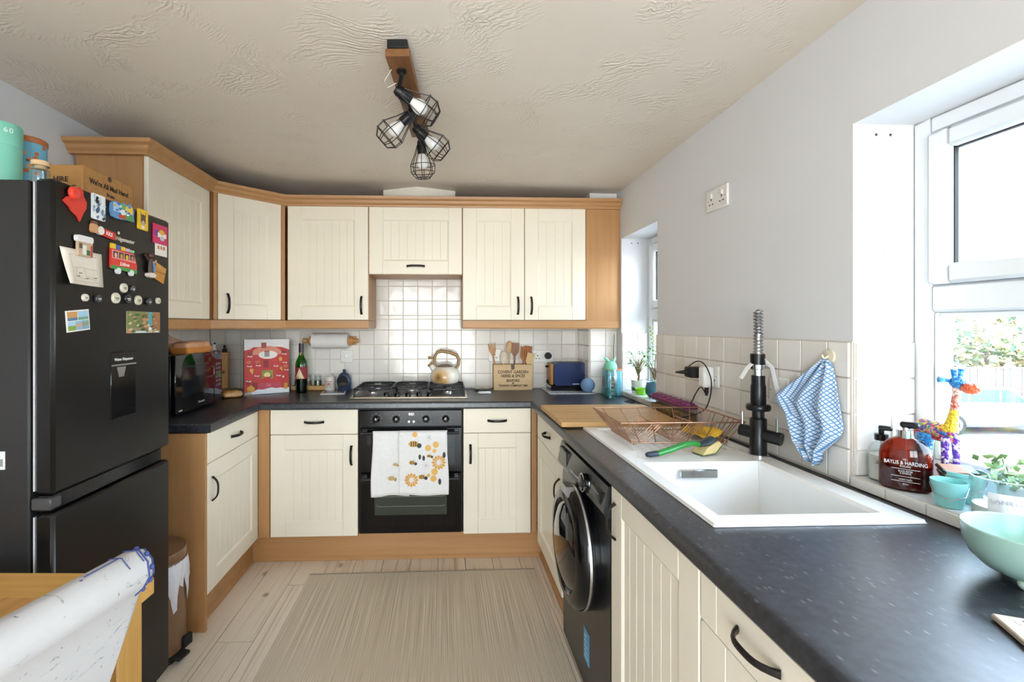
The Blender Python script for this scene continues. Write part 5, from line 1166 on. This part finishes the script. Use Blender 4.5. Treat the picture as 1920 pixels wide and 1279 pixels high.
MB().prism([(.185, .0), (.235, .004), (.262, .030), (.250, .042), (.205, .024)], -.024, .024).build('sponge', std('cream_sponge', 'd9c48c', .95, 0, .08, 80, .6, 300), t); MB().prism([(.185, -.002), (.237, .002), (.264, .028), (.262, .031), (.235, .005), (.185, .001)], -.0245, .0245).build('scourer', C('4f6a3c', .9), t)
t.location.z += .003
# washing machine
t = thing('washing_machine', 'black front-loading washing machine under the worktop', 'washing machine', (.500, 2.035, .0), -pi / 2)
wb = std('black_enamel', '19191b', .25, 0, .06, 8); WW = .598
MB().box(.002, WW, .012, .54, .02, .856, .006).build('cabinet', wb, t)
p_ = MB().prism([(-.002, .752), (-.012, .77), (.004, .853), (.02, .855), (.02, .752)], .004, WW - .002, 'yz').build('control_panel', std('washer_panel', '2b2c2f', .18, 0, .05, 8), t)
MB().box(.03, .15, -.011, .004, .775, .84, .004).build('detergent_drawer', wb, p_)
k_ = MB().lathe([(.032, .004), (.031, -.018), (.027, -.026), (.001, -.027)], 28, (.395, 0, .80), axis='y').build('programme_dial', M['black'], p_); MB().lathe([(.033, -.012), (.0335, -.02), (.031, -.022)], 28, (.395, 0, .80), axis='y').build('dial_ring', M['chrome'], k_)
for i in range(6): MB().box(.20 + i * .024, .214 + i * .024, -.0115, 0, .785, .790).build('button', C('b9bbbe', .3), p_)
MB().box(.445, .565, -.0112, .0, .785, .825, .002).build('display', C('0d0e12', .1), p_)
for i in range(5): MB().box(.455 + i * .02, .467 + i * .02, -.0118, -.0108, .812, .814).build('mark', C('a9abb0'), p_)
cx, cz = .30, .54
d = MB().ring([[(cx + r * cos(a), y, cz + r * sin(a)) for a in [2 * pi * k / 48 for k in range(48)]] for r, y in ((.215, .012), (.217, -.02), (.21, -.045), (.19, -.06), (.165, -.062), (.155, -.05), (.150, .0))], cap=False).build('door', M['black'], t)
MB().ring([[(cx + r * cos(a), y, cz + r * sin(a)) for a in [2 * pi * k / 40 for k in range(40)]] for r, y in ((.156, -.05), (.14, -.062), (.10, -.075), (.05, -.08), (.001, -.081))]).build('door_glass', std('dark_door_glass', '101114', .05, 0, .1, 6, coat=.5), d)
MB().ring([[(cx + r * cos(a), y, cz + r * sin(a)) for a in [2 * pi * k / 48 for k in range(48)]] for r, y in ((.2165, -.014), (.219, -.02), (.2165, -.027))], cap=False).build('chrome_trim', M['steel'], d)
MB().prism([(cx - .05, cz + .19), (cx + .05, cz + .19), (cx + .03, cz + .222), (cx - .03, cz + .222)], -.06, -.03).build('door_grip', M['steel'], d)
MB().box(.315, .375, .0105, .0125, .13, .245).build('energy_sticker', C('4f9ac4', .4), t); b = MB().use(C('dfeaf0'))
for i in range(5): b.box(.322, .368 - .006 * i, .0100, .0108, .145 + i * .018, .149 + i * .018)
b.build('sticker_lines', None, t, smooth=0)
for x in (.06, .54): MB().lathe([(.02, 0.001), (.02, .015), (.012, .024)], 12, (x, .08, 0)).build('foot', M['rubber'], t); MB().lathe([(.02, .001), (.02, .015), (.012, .024)], 12, (x, .48, 0)).build('foot', M['rubber'], t)

# ------------------------------------------------------------------ blue checked cloth on its hook
def check_mat():
    m, N, L, P = newmat('blue_checked_cotton'); v = coords(N, L, (1, 1, 1)); outs = []
    for rot in (.75, -.75):
        mp = N.new('ShaderNodeMapping'); mp.inputs['Rotation'].default_value = (rot, 0, 0); L.new(v, mp.inputs['Vector'])
        w = N.new('ShaderNodeTexWave'); w.bands_direction = 'Y'; w.inputs['Scale'].default_value = 38; w.inputs['Distortion'].default_value = .3; L.new(mp.outputs[0], w.inputs['Vector'])
        outs.append(ramp(N, L, w.outputs['Fac'], [(.70, (0, 0, 0, 1)), (.9, (1, 1, 1, 1))]))
    mxx = N.new('ShaderNodeMath'); mxx.operation = 'MAXIMUM'; L.new(outs[0], mxx.inputs[0]); L.new(outs[1], mxx.inputs[1])
    L.new(ramp(N, L, mxx.outputs[0], [(0, hexc('dfe9f4')), (1, hexc('5f92c4'))]), P.inputs['Base Color']); P.inputs['Roughness'].default_value = .9; return m
t = thing('checked_tea_towel', 'blue and white checked tea towel hanging on the wall tiles', 'towel', (XR, 1.30, 1.25))
rows = [(1.258, 1.305, 1.285), (1.24, 1.325, 1.272), (1.20, 1.375, 1.262), (1.16, 1.43, 1.255), (1.13, 1.466, 1.247), (1.11, 1.455, 1.243), (1.08, 1.425, 1.236), (1.055, 1.418, 1.240), (1.03, 1.41, 1.262), (1.00, 1.395, 1.290), (.975, 1.36, 1.296), (.96, 1.335, 1.305)]
nx = 30; b = MB(); vs = []
for j, (z, yl, yr) in enumerate(rows):
    f_ = j / (len(rows) - 1)
    for i in range(nx + 1):
        u = i / nx; amp = .004 + .012 * min(1, f_ * 2.2)
        vs.append((-.017 - amp * (1 + sin(u * 17 + .8 * sin(f_ * 5))) - .006 * sin(u * 5 + 2) * f_, yl + (yr - yl) * u - 1.30, z - 1.25 + .010 * sin(u * 11 + 1) * f_))
b.add(vs, [(j * (nx + 1) + i, j * (nx + 1) + i + 1, (j + 1) * (nx + 1) + i + 1, (j + 1) * (nx + 1) + i) for j in range(len(rows) - 1) for i in range(nx)])
o = b.build('cloth', check_mat(), t, smooth=80); md = o.modifiers.new('th', 'SOLIDIFY'); md.thickness = .003
t = thing('wall_hook', 'round cream stick-on hook above the checked towel', 'hook', (XR - .0095, 1.289, 1.268), -pi / 2)
MB().lathe([(.019, 0), (.018, -.005), (.001, -.007)], 22, axis='y').build('disc', C('e2d8c2', .4), t); MB().tube([(0, -.006, .0), (0, -.016, -.006), (0, -.022, -.004), (0, -.024, .004)], .003, 8).build('hook', C('e2d8c2', .4), t)
t = thing('wall_hook', 'small white hook on the side of the near window recess', 'hook', (1.193, W1[1] - .0005, 1.548))
MB().box(-.006, .006, -.003, 0, -.010, .014, .001).build('plate', M['white'], t); MB().tube([(0, -.003, .008), (-.002, -.012, .0), (.002, -.016, -.010), (.010, -.016, -.012), (.014, -.016, -.004)], .0022, 8).build('hook', M['white'], t)
for i, (W, nm) in enumerate(((W1, 'near'), (W2, 'far'))):
    for x, sd_ in ((1.165, 'room'), (1.205, 'glass')): tag(MB().lathe([(.004, 0), (.003, -.0012), (.0005, -.0013)], 10, (x, W[1] - .0002, 1.872), axis='y').build('screw_hole', C('4a4a4c'), smooth=30), 'dark screw hole at the top of the %s window recess, %s side' % (nm, sd_), 'screw hole')

# ------------------------------------------------------------------ near window sill
t = thing('lotion_bottle', 'clear pump bottle of cream lotion on the near window sill', 'bottle', (1.140, 1.184, SZ), -pi / 4)
MB().lathe([(.001, .001), (.025, 0), (.027, .003), (.027, .082), (.02, .096), (.0135, .10), (.0135, .106), (.0115, .106), (.0115, .1), (.018, .094), (.025, .081), (.025, .004), (.001, .003)], 26).build('bottle', M['glass'], t); MB().lathe([(.001, .004), (.0245, .004), (.0245, .066), (.001, .067)], 24).build('lotion', C('e9dfcc', .5), t)
MB().lathe([(.0145, .104), (.0145, .120), (.006, .122), (.006, .132), (.001, .132)], 18).build('pump_collar', M['black'], t); MB().box(-.006, .022, -.007, .007, .130, .142, .003).build('pump_head', M['black'], t); MB().tube([(0, 0, .012), (0, 0, .11)], .0025, 6).build('dip_tube', C('e8e8e8', .3), t)
for z, w in ((.052, .018), (.047, .022)): MB().box(-w / 2, w / 2, -.0278, -.0262, z, z + .0016).build('printed_line', C('5a5a5c'), t)
t = thing('hand_wash_bottle', 'amber pump bottle of hand wash with white lettering', 'bottle', (1.136, 1.116, SZ), -pi / 4)
am = glass('amber_plastic', 'c8663a', .03)
def ovalrings(pr, n=36): return [[(rx * cos(a), ry * sin(a), z) for a in [2 * pi * k / n for k in range(n)]] for rx, ry, z in pr]
MB().ring(ovalrings([(.044, .026, 0), (.0495, .030, .005), (.0495, .030, .085), (.046, .028, .102), (.034, .022, .118), (.02, .016, .126), (.014, .013, .130), (.001, .001, .130)])).build('bottle', am, t)
MB().ring(ovalrings([(.0465, .0275, .004), (.0470, .0278, .060), (.001, .001, .061)])).build('hand_wash', C('5a1a12', .3), t)
MB().lathe([(.016, .126), (.0165, .146), (.006, .147), (.006, .152), (.001, .152)], 20).build('pump_collar', M['chrome'], t); MB().box(-.010, .026, -.009, .009, .151, .166, .004).build('pump_head', M['black'], t); MB().tube([(0, 0, .012), (0, 0, .128)], .0028, 6).build('dip_tube', C('c9a08c', .3), t)
wt = C('f0e9e4', .5)
for s_, z, sz in (('No 1', .078, .006), ('BAYLIS & HARDING', .069, .0125), ('ENGLAND', .061, .006), ('BLACK PEPPER', .049, .0055), ('& GINSENG', .044, .0055), ('HAND WASH', .029, .0055), ('500ml', .018, .006)): text(s_, sz, wt, t, (0, -.0308, z), sx=.72)
for z in (.054, .036, .024): MB().box(-.026, .026, -.0306, -.029, z, z + .0008).build('printed_line', wt, t)
# beaded giraffe
def beads(name, cols, scale=150):
    m, N, L, P = newmat(name); v = coords(N, L); vo = N.new('ShaderNodeTexVoronoi'); vo.inputs['Scale'].default_value = scale; L.new(v, vo.inputs['Vector'])
    sp = N.new('ShaderNodeSeparateColor'); L.new(vo.outputs['Color'], sp.inputs[0]); r = N.new('ShaderNodeValToRGB'); r.color_ramp.interpolation = 'CONSTANT'; e = r.color_ramp.elements
    e[0].color = hexc(cols[0]); e[0].position = 0; e[1].color = hexc(cols[-1]); e[1].position = 1 - 1 / len(cols)
    for k, c in enumerate(cols[1:-1]): x = e.new((k + 1) / len(cols)); x.color = hexc(c)
    L.new(sp.outputs[0], r.inputs['Fac']); L.new(r.outputs['Color'], P.inputs['Base Color']); P.inputs['Roughness'].default_value = .3
    iv = N.new('ShaderNodeMath'); iv.operation = 'SUBTRACT'; iv.inputs[0].default_value = 1; L.new(vo.outputs['Distance'], iv.inputs[1]); bump(N, L, P, iv.outputs[0], 1.0, .004); return m
t = thing('beaded_giraffe', 'colourful beaded giraffe ornament on the near window sill', 'ornament', (1.228, 1.128, SZ)); t.scale = (.94, .94, .94)
BL = beads('blue_beads', ['2f8fd0', '2a78c4', '4fa8dc']); YE = beads('yellow_beads', ['e6c21e', 'f0d030']); OR = beads('orange_beads', ['e8552e', 'f06a3a']); MX = beads('mixed_beads', ['c83a4a', '3f6ab0', 'e0c030', '6a3a90', '7fb060', 'e08a9a']); PU = beads('purple_beads', ['5a2f9a', '6a3fae', 'e0d0e8']); RW = beads('red_white_beads', ['d85a4a', 'f0d8cc', 'e0907a']); GN = beads('green_beads', ['8fb860', 'a8c87a', '6f9a50']); RD = beads('red_beads', ['c8323a', 'e0606a'])
MB().tube([(0, .052, .150), (0, .03, .155), (0, .0, .150), (0, -.030, .152), (0, -.045, .160)], [.012, .022, .023, .022, .012], 14).build('body', MX, t); MB().tube([(0, .048, .138), (0, .02, .134), (0, -.02, .131), (0, -.038, .134)], [.010, .012, .012, .010], 10, flat=(.6, 1.6)).build('belly_band', RD, t)
MB().tube([(0, -.036, .158), (0, -.042, .19), (0, -.046, .215)], [.016, .011, .009], 12).build('neck', YE, t); MB().tube([(0, -.046, .213), (0, -.050, .245), (0, -.052, .272)], [.009, .0085, .009], 12).build('upper_neck', RW, t)
MB().ball((0, -.054, .284), .0165, 14, 8, (1, 1.05, 1)).build('head', BL, t); MB().ball((.002, -.082, .272), .0175, 14, 8, (.95, 1.15, .85)).build('muzzle', OR, t)
for s_ in (-1, 1):
    MB().tube([(s_ * .008, -.052, .296), (s_ * .011, -.053, .318)], [.0045, .0065], 8).build('horn', BL, t); MB().tube([(s_ * .014, -.045, .288), (s_ * .034, -.038, .290)], [.005, .008], 8).build('ear', BL, t)
    MB().tube([(s_ * .014, -.036, .140), (s_ * .016, -.037, .075), (s_ * .016, -.037, .0)], [.009, .0075, .0085], 10).build('front_leg', PU, t)
MB().tube([(.014, .045, .145), (.018, .05, .075)], [.011, .009], 10).build('hind_leg', GN, t); MB().tube([(.018, .05, .077), (.018, .05, .0)], [.0085, .009], 10).build('hind_foot', RD, t)
MB().tube([(-.014, .012, .140), (-.020, .012, .085)], [.019, .015], 10).build('hind_leg', BL, t); MB().tube([(-.020, .012, .088), (-.020, .012, .0)], [.013, .0135], 10).build('hind_foot', YE, t)
MB().tube([(0, .055, .155), (0, .08, .135), (0, .10, .118)], [.004, .0045, .006], 8).build('tail', C('5a3a9a', .5), t)
def bucket(name, label, loc, r, h):
    t = thing(name, label, 'bucket', loc); aq = std('aqua_painted_tin', '8fd0cc', .35, 0, .03, 20)
    MB().lathe([(.001, .001), (r * .74, 0), (r * .76, .003), (r * .96, h * .86), (r * .99, h * .87), (r, h * .97), (r * 1.02, h), (r * .98, h), (r * .93, h * .86), (r * .72, .004), (.001, .004)], 30).build('pail', aq, t)
    MB().tube([(-r * 1.0, 0, h * .82), (-r * .8, -r * .75, h * .52), (0, -r * 1.12, h * .36), (r * .8, -r * .75, h * .52), (r * 1.0, 0, h * .82)], .0012, 6).build('wire_handle', M['steel'], t)
    return t
o = bucket('tin_bucket', 'small aqua tin bucket in front on the near sill', (1.126, 1.006, SZ), .031, .057); o.rotation_euler = (0, 0, -.8)
o = bucket('tin_bucket', 'larger aqua tin bucket holding make-up palettes', (1.195, 1.038, SZ), .040, .068); o.rotation_euler = (0, 0, -.8)
for loc, rz_, tilt, lab in (((1.190, 1.046, SZ + .064), .5, .35, 'upper brown and black make-up palette in the aqua bucket'), ((1.190, 1.042, SZ + .054), .2, .12, 'lower black and tan make-up palette in the aqua bucket')):
    t = thing('makeup_palette', lab, 'palette', loc); t.rotation_euler = (tilt, 0, rz_ - .8); MB().box(-.034, .034, -.018, .018, 0, .008, .002).build('case', C('2a211f', .3), t); MB().box(-.030, .010, -.0185, .015, .0045, .0086).build('powder', C('9a6a4a', .6), t)
t = thing('scented_candle', 'glass jar candle with a white label on the near sill', 'candle', (1.150, .922, SZ), -pi / 4)
MB().lathe([(.001, .001), (.046, 0), (.049, .003), (.050, .09), (.047, .09), (.046, .010), (.001, .008)], 36).build('glass_jar', M['glass'], t); MB().lathe([(.001, .009), (.0455, .009), (.0455, .030), (.001, .030)], 30).build('wax', C('e9e4dc', .4), t); MB().tube([(0, 0, .03), (.001, 0, .042)], .0012, 5).build('wick', C('2a2622'), t)
b = MB(); na = 12; vs = [(.0505 * sin(a), -.0505 * cos(a), z) for z in (.018, .066) for a in [-.55 + 1.1 * k / na for k in range(na + 1)]]; b.add(vs, [(k, k + 1, na + 2 + k, na + 1 + k) for k in range(na)]); b.build('label', C('eceaea', .6), t)
text('VANILLA', .012, C('b9b3ba'), t, (0, -.0512, .050)); text('scented candle', .006, C('b9b3ba'), t, (0, -.0512, .028))
t = thing('planter', 'white trough of small-leaved green plants behind the candle', 'plant', (1.246, .93, SZ))
MB().box(-.020, .020, -.07, .07, 0, .055, .004).build('trough', C('e2e4e6', .4), t)
rr_ = random.Random(3)
for k in range(150):
    p = Vector((rr_.uniform(-.045, .018), rr_.uniform(-.085, .095), rr_.uniform(.055, .112))); u = Vector((rr_.gauss(0, 1), rr_.gauss(0, 1), rr_.gauss(.3, .8))).normalized(); w = u.orthogonal().normalized(); s_ = .010
    b = MB(); nn = u.cross(w); b.add([p - u * s_, p + w * s_ * .7, p + u * s_, p - w * s_ * .7, p + nn * .002, p - nn * .002], [(0, 1, 4), (1, 2, 4), (2, 3, 4), (3, 0, 4), (1, 0, 5), (2, 1, 5), (3, 2, 5), (0, 3, 5)]); b.build('leaf', std('sage_' + str(k % 3), ['7fa05a', '9ab878', '5f8048'][k % 3], .5, 0, .1, 40), t, smooth=60)
# foreground worktop
t = thing('footed_bowl', 'mint green bowl on little feet at the near end of worktop', 'bowl', (.985, .748, WT)); t.scale = (.95, .95, .95)
mg_ = std('mint_ceramic', 'aacfc3', .25, 0, .03, 10)
MB().lathe([(.001, .010), (.040, .012), (.062, .022), (.079, .040), (.088, .064), (.091, .092), (.0895, .094), (.0865, .092), (.083, .066), (.074, .044), (.058, .028), (.036, .019), (.001, .017)], 44).build('bowl', mg_, t)
for k in range(3):
    a = 2 * pi * k / 3 + 3.6; MB().ball((.042 * cos(a), .042 * sin(a), .0105), .0105, 12, 8, (1, 1, 1)).build('foot', C('cfe6d8', .3), t)
t = thing('decorative_tile', 'patterned stone coaster on the worktop at the frame edge', 'coaster', (.805, .662, WT), -.42)
MB().box(0, .11, -.10, 0, .001, .010, .002).build('coaster', std('pale_stone', 'c9bba8', .6, 0, .1, 40), t)
b = MB()
for k in range(40):
    x, y = rr_.uniform(.008, .1), rr_.uniform(-.092, -.01); b.use(C(['6f8a94', '9aa6a0', 'dad4c8'][k % 3])); b.prism(ell(x, y, rr_.uniform(.003, .008), rr_.uniform(.003, .008), 7), .0095, .0104 + k * .00001, 'xy')
b.build('printed_pattern', None, t, smooth=0); t.children[-1]['kind'] = 'stuff'

# ------------------------------------------------------------------ ceiling spotlight bar
t = thing('spotlight_bar', 'oak ceiling bar with four black caged spotlights', 'ceiling light', (-.147, 1.43, 2.172))
bd_ = Vector((.037, .61)); ang = math.atan2(-bd_.x, bd_.y); t.rotation_euler = (0, 0, ang)
oak = wood('oak_bar', '6a4322', '85582e', (30, 2, 30), .5)
MB().box(-.0375, .0375, 0, .615, .0, .024, .002).build('bar', oak, t); MB().box(-.031, .031, -.006, .10, .022, .0495, .003).build('ceiling_mount', M['matteblack'], t); MB().box(-.031, .031, .5, .6, .022, .049, .003).build('ceiling_mount', M['matteblack'], t)
wire_m = M['matteblack']; bulb_m = std('frosted_bulb', 'e6e4e2', .25, 0, .01, 10)
iR = Matrix.Rotation(-ang, 3, 'Z')
for k, (bp, dr, ay) in enumerate((((-.10, 1.585, 2.10), (.72, .30, -.40), .08), ((-.175, 1.715, 2.078), (-.62, .10, -.55), .24), ((-.062, 1.865, 2.086), (.66, .22, -.50), .39), ((-.10, 2.00, 2.062), (.05, .12, -1.0), .53))):
    d = (iR @ Vector(dr)).normalized(); bpl = iR @ (Vector(bp) - Vector((-.147, 1.43, 2.172))); hb = bpl - d * .070
    h = MB().tube([tuple(hb - d * .012), tuple(hb), tuple(hb + d * .045), tuple(hb + d * .05)], [.013, .0185, .0185, .016], 16).build('lamp_holder', wire_m, t)
    am_ = MB(); top = Vector((0, ay, -.001)); am_.tube([tuple(top), tuple(top + Vector((0, 0, -.012))), tuple((top + hb) / 2 + Vector((0, 0, -.01))), tuple(hb)], .0075, 8); am_.build('arm', wire_m, t)
    MB().lathe([(.016, 0), (.016, -.006), (.001, -.006)], 14, tuple(top)).build('arm_base', wire_m, t)
    bl = MB(); u = d.orthogonal().normalized(); w = d.cross(u)
    def rg(r, z): return [tuple(hb + d * z + u * r * cos(2 * pi * a / 18) + w * r * sin(2 * pi * a / 18)) for a in range(18)]
    bl.ring([rg(r, z) for r, z in ((.012, .045), (.014, .055), (.0225, .072), (.0255, .085), (.0225, .100), (.012, .109), (.001, .111))]); bl.build('bulb', bulb_m, h)
    cg = MB()
    def pt(a, r, z): return tuple(hb + d * z + u * r * cos(a) + w * r * sin(a))
    for a in range(8):
        an = 2 * pi * a / 8; cg.tube([pt(an, .019, .012), pt(an, .030, .045), pt(an, .052, .095), pt(an, .050, .125), pt(an, .030, .148)], .0016, 5)
    for r, z in ((.019, .012), (.052, .095), (.050, .125), (.030, .148)): cg.tube([pt(2 * pi * a / 16, r, z) for a in range(16)], .0017, 5, closed=True)
    cg.tube([pt(0, .030, .148), pt(pi, .030, .148)], .0015, 5); cg.tube([pt(pi / 2, .030, .148), pt(1.5 * pi, .030, .148)], .0015, 5)
    cg.build('wire_cage', wire_m, h)
tag_ = MB().tube([(-.03, .07, -.002), (-.055, .085, -.03), (-.05, .11, -.04), (-.02, .10, -.03)], .0014, 6).build('loose_wire', C('cfcac4', .5), t)

# ------------------------------------------------------------------ rug, bin, table, chair
def rug_mat():
    m, N, L, P = newmat('striped_woven_rug'); v = coords(N, L, (300, 1.4, 1)); f = noise(N, L, v, 1.0, 2, 0, .6); v2 = coords(N, L, (260, 260, 1)); f2 = noise(N, L, v2, 1.0, 1)
    c = ramp(N, L, f, [(.26, hexc('a3937d')), (.40, hexc('cdbca4')), (.56, hexc('dccdb7')), (.70, hexc('f2e7d6'))]); L.new(c, P.inputs['Base Color']); P.inputs['Roughness'].default_value = .95; P.inputs['Specular IOR Level'].default_value = .1
    a = N.new('ShaderNodeMath'); a.operation = 'ADD'; L.new(f, a.inputs[0]); L.new(f2, a.inputs[1]); bump(N, L, P, a.outputs[0], .7, .003); return m
t = thing('floor_rug', 'large beige and grey striped woven rug on the floor', 'rug', (-.735, 2.58, .001), .006)
MB().box(0, 1.225, -1.75, 0, 0, .006, .002).build('rug', rug_mat(), t); MB().box(-.001, 1.226, -.012, .001, 0, .0075, .002).build('hem', C('a09686', .9), t)
t = thing('pedal_bin', 'brown pedal bin with white liner between fridge and cabinets', 'bin', (-1.207, 1.972, 0))
bm_ = std('brown_metal_bin', '8a6a50', .3, .3, .04, 10)
MB().lathe([(.122, .001), (.124, .03), (.001, .03)], 36).build('base', M['rubber'], t); MB().lathe([(.118, .03), (.125, .034), (.125, .395), (.001, .395)], 40).build('body', bm_, t); MB().lathe([(.129, .395), (.130, .43), (.126, .437), (.06, .452), (.001, .455)], 40).build('lid', bm_, t); MB().lathe([(.1305, .394), (.1305, .400)], 40, cap=False).build('rim_trim', M['steel'], t)
b = MB(); nb = 24; vs = []
for j, (z, k_) in enumerate(((.398, .127), (.37, .132), (.33, .135), (.30, .131), (.27, .128))):
    for i in range(nb + 1):
        a = -1.1 + 2.1 * i / nb; zz = z - (.05 * sin(i * .7) * j / 4 + .03 * sin(i * 1.7 + 1) * j / 4); vs.append(((k_ + .005 * sin(i * 1.9 + j)) * cos(a), (k_ + .005 * sin(i * 1.9 + j)) * sin(a), zz))
b.add(vs, [(j * (nb + 1) + i, j * (nb + 1) + i + 1, (j + 1) * (nb + 1) + i + 1, (j + 1) * (nb + 1) + i) for j in range(4) for i in range(nb)]); o = b.build('bin_liner', C('e6e4ea', .5), t, smooth=80)
MB().box(.11, .165, -.03, .03, .020, .034, .004).build('pedal', M['rubber'], t); MB().box(.115, .135, .03, .075, .03, .075, .004).build('hinge_block', M['rubber'], t)
t.rotation_euler = (0, 0, -.25)

t = thing('dining_table', 'oak dining table with chamfered corner beside the fridge', 'table', (-.697, 1.178, 0), -.045)
ok1 = wood('golden_oak', 'bd8b45', 'd2a35c', (2.4, 30, 30), .4); ok2 = wood('golden_oak_long', 'b07f42', 'c8985a', (30, 2.4, 30), .4)
MB().prism([(-.83, 0), (-.022, 0), (0, -.025), (0, -.10), (-.83, -.10)], .715, .748, 'xy').build('end_board', ok1, t)
for k in range(6): MB().box(-.83 + k * .1383, -.83 + (k + 1) * .1383 - .001, -1.35, -.1005, .715, .7475, .001).build('plank', ok2, t)
for x in (-.80, -.06):
    for y in (-.115, -1.33): MB().box(x - .03, x + .04, y, y + .08, 0.001, .713, .004).build('leg', wood('oak_leg' + str(x) + str(y), 'bd8b45', 'd2a35c', (30, 30, 2), .4), t)
MB().box(-.77, -.09, -.075, -.055, .62, .714, .002).build('apron', ok1, t)
for x in (-.79, -.07): MB().box(x - .01, x + .01, -1.25, -.115, .62, .714, .002).build('apron', ok2, t)

def script_mat():
    m, N, L, P = newmat('white_script_fabric'); v = coords(N, L, (1, 16, 34)); f = noise(N, L, v, 1.6, 2, 1.6, .5)
    r = ramp(N, L, f, [(.0, hexc('b2afae')), (.318, hexc('b2afae')), (.324, hexc('5f665c')), (.332, hexc('5f665c')), (.340, hexc('b2afae')), (1, hexc('b6b3b2'))]); L.new(r, P.inputs['Base Color']); P.inputs['Roughness'].default_value = .85; bump(N, L, P, noise(N, L, v, 20), .1, .001); return m
t = thing('dining_chair', 'scroll-back dining chair in white script-print fabric', 'chair', (-.826, .715, .0), -.22)
fab = script_mat(); HW = .225
# back: side profile (x outwards, z) with a scrolled top, swept across the width with rounded ends
prof = [(.062, .46), (.112, .60), (.152, .72), (.166, .83), (.182, .912), (.208, .946), (.234, .950), (.252, .932), (.256, .905), (.244, .884), (.226, .868), (.208, .82), (.178, .72), (.142, .60), (.105, .46)]
b = MB(); rings = []; cxm, czm = .220, .912
def wid(z): return 1.0 if z > .86 else .80 + .20 * max(0, (z - .46) / .40)
for y, k_ in ((-HW, .80), (-HW + .006, .93), (-HW + .02, 1.0), (-.1, 1.0), (0, 1.0), (.1, 1.0), (HW - .02, 1.0), (HW - .006, .93), (HW, .80)):
    rings.append([(cxm + (x - cxm) * (k_ if z > .85 else 1), y * wid(z), czm + (z - czm) * k_ if z > .85 else z) for x, z in prof])
b.ring(rings); b.build('backrest', fab, t, smooth=80)
MB().box(-.34, .10, -.21, .21, .40, .49, .02).build('seat', fab, t)
bp_ = C('33417a', .8)
for s_ in (-1, 1):
    q = MB(); 
    for r_ in (.009, .016, .0235): q.tube([(cxm + r_ * 1.0 * cos(2 * pi * a / 18), s_ * (HW + .0012), czm + r_ * .9 * sin(2 * pi * a / 18)) for a in range(18)], .0016, 4, closed=True)
    for a in range(8): q.ball((cxm + .020 * cos(a * .785), s_ * (HW + .001), czm + .018 * sin(a * .785)), .003, 6, 4, (1, .4, 1))
    q.build('blue_motif', bp_, t)
q = MB(); sp = [(x, z) for x, z in prof if z > .865]
for yy, gr in ((HW - .016, 1.004), (HW - .003, .90)): q.tube([(cxm + (x - cxm) * gr + .0006, yy, czm + (z - czm) * gr) for x, z in sp], .0015, 5)
for k in range(len(sp) - 1):
    x, z = (sp[k][0] + sp[k + 1][0]) / 2, (sp[k][1] + sp[k + 1][1]) / 2; q.ball((cxm + (x - cxm) * .985, HW - .008, czm + (z - czm) * .985), .0050, 8, 5, (1, .8, 1))
q.build('blue_motif', bp_, t)
q = MB()
for pts in ([(.183, .914), (.208, .9475), (.234, .9515), (.251, .934)], ):
    for yy in (HW - .022, HW - .05): q.tube([(x, yy, z + .0008) for x, z in pts], .0010, 4)
q.tube([(.184, HW - .022, .915), (.184, HW - .05, .915), (.184, HW - .11, .915)], .0010, 4); q.tube([(.226, HW - .05, .9505), (.226, HW - .11, .9505)], .0010, 4); q.tube([(.200, HW - .11, .937), (.234, HW - .12, .9515)], .0010, 4); q.build('blue_motif', bp_, t)
q = MB(); q.tube([(.1765, .07 + .03 * cos(2 * pi * a / 16), .70 + .022 * sin(2 * pi * a / 16)) for a in range(16)], .0016, 4, closed=True); q.ball((.1765, .07, .70), .009, 8, 5, (.3, 1, 1)); q.build('blue_motif', bp_, t)
for x, y in ((-.28, -.19), (-.28, .19), (.10, -.19), (.10, .19)): MB().tube([(x, y, .41), (x + (.04 if x > 0 else -.01), y, .002)], [.022, .016], 8, flat=(1, 1)).build('leg', C('7a5430', .5), t)
